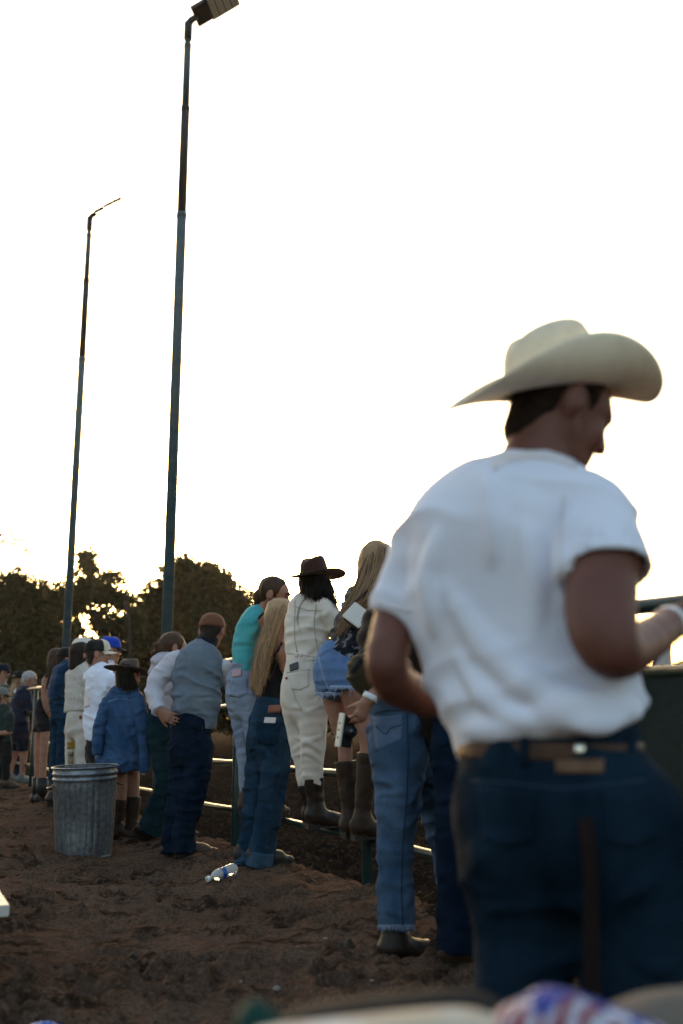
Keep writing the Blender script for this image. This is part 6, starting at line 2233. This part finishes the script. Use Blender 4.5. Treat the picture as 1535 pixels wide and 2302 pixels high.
# ================================================================== 17. grey-haired man
a = far_person('grey-haired man in navy polo and navy shorts with a white wristband', 14.6, 62, cloth('navy_polo', (.010, .014, .030), (.014, .02, .04)), 'polo_shirt', [(44, 1626, 23), (44, 1595, 23), (48, 1568, 22), (54, 1553, 17), (58, 1546, 9)], cloth('navy_shorts', (.008, .010, .022)),
               [[(34, 1650, 13, .08), (34, 1688, 14, .08), (28, 1712, 7, .08), (22, 1752, 5, .08)], [(52, 1650, 14, -.06), (52, 1688, 14, -.06), (52, 1712, 7.5, -.06), (48, 1752, 5, -.06)]], [(44, 1618, 21), (43, 1652, 23)],
               (66, 1529, .02, 70, -16, 0, 1.02, (57, 1552, 0, 0), .054), [([(62, 1566, 8, -.12), (66, 1598, 6.5, -.12), (79, 1588, 4.5, .0)], 'short')], bare=True, legs_name='shorts', shoe=mat('grey_sneaker', (.14, .14, .14), .8), vox=.013)
a.haircap(H_GREY, back=-.05, ears=True)
e = a.p((77, 1590, 0, -.01))[0]; ring(a, e, (.5, .3, .5), .034, .014, 'wristband', mat('paper_band', (0, 0, 0)))
a.patch('top', [(32, 1550), (37, 1549), (34, 1558), (31, 1558)], 'white_mark', mat('paper_band', (0, 0, 0)), None, (3, 3), .004)
# ================================================================== 18. black hat behind him
a = far_person('blonde person in black cowboy hat behind the grey-haired man', 15.4, 50, cloth('dark_green', (.016, .022, .018)), 'shirt', [(32, 1625, 18), (32, 1590, 20), (34, 1562, 18), (38, 1550, 9)], J_NAVY,
               [[(26, 1665, 10, .06), (26, 1710, 9, .06), (26, 1752, 8, .06)], [(40, 1665, 10, -.06), (40, 1710, 9, -.06), (40, 1752, 8, -.06)]], [(32, 1620, 17), (32, 1660, 18)],
               (42, 1532, .02, 40, -8, 0, 1., (38, 1556, 0, 0), .05), [([(48, 1570, 8, -.1), (54, 1600, 7, 0), (70, 1600, 5, .2)], 'sleeve')], vox=.014, face=False)
a.haircap(H_BLONDE)
a.strands([[(30, 1530, -.02), (24, 1550, -.10), (18, 1575, -.16)], [(36, 1530, -.08), (30, 1555, -.16), (24, 1580, -.20)]], 40, H_BLONDE, (.007, .012), .015, seed=18)
a.hat(mat('black_felt', (0, 0, 0)), (.08, .096), .11, .095, .05, .015, .045, .03, 4, None, 1., .86, .35, 'black_hat')
# ================================================================== 19. navy cap at the edge
a = far_person('man in navy cap and grey-green T-shirt at the left edge', 15.6, 60, cloth('sage_shirt', (.085, .105, .085)), 't_shirt', [(6, 1622, 19), (6, 1588, 21), (8, 1558, 20), (8, 1545, 9)], J_NAVY,
               [[(-2, 1660, 11, .06), (-2, 1710, 9, .06), (-2, 1752, 8, .06)], [(14, 1660, 11, -.06), (14, 1710, 9, -.06), (14, 1752, 8, -.06)]], [(6, 1615, 18), (6, 1655, 19)],
               (6, 1512, .02, 60, -8, 0, 1.04, (8, 1552, 0, 0), .055), [([(20, 1562, 9, -.1), (26, 1595, 7, 0), (42, 1596, 5, .2)], 'short')], vox=.014)
a.haircap(H_DARK, back=-.05, ears=True, fit=.006)
a.ballcap(cloth('navy_twill', (.008, .012, .026)), tilt=3)
# ================================================================== 20. small figure in front of him
a = far_person('girl in dark green T-shirt and grey cap, cut by the left edge', 13.6, 40, cloth('bottle_green', (.022, .036, .034)), 't_shirt', [(8, 1668, 19), (8, 1630, 20), (8, 1602, 20), (6, 1590, 10)], cloth('black_trousers', (.010, .010, .010)),
               [[(0, 1700, 11, .06), (0, 1740, 9, .06), (-2, 1772, 8, .06)], [(14, 1700, 11, -.06), (13, 1740, 9, -.06), (12, 1776, 8, -.06)]], [(8, 1660, 18), (8, 1695, 19)],
               (2, 1566, .02, 50, -4, 0, .95, (5, 1596, 0, 0), .048), [([(22, 1608, 8, -.1), (22, 1645, 6.5, -.1), (0, 1648, 5, -.14)], 'short')], vox=.013, shoe=BOOT_TAN)
a.haircap(H_BROWN, extra=[('x', (a.hp(0, -.05, 0), a.hp(.03, -.03, -.16), (.07, .05), (.05, .03), None, .03, 'u', (0, 0)))], fit=.004)
a.ballcap(cloth('grey_cap', (.16, .16, .15)), None, cloth('black_twill', (0, 0, 0)), tilt=2)
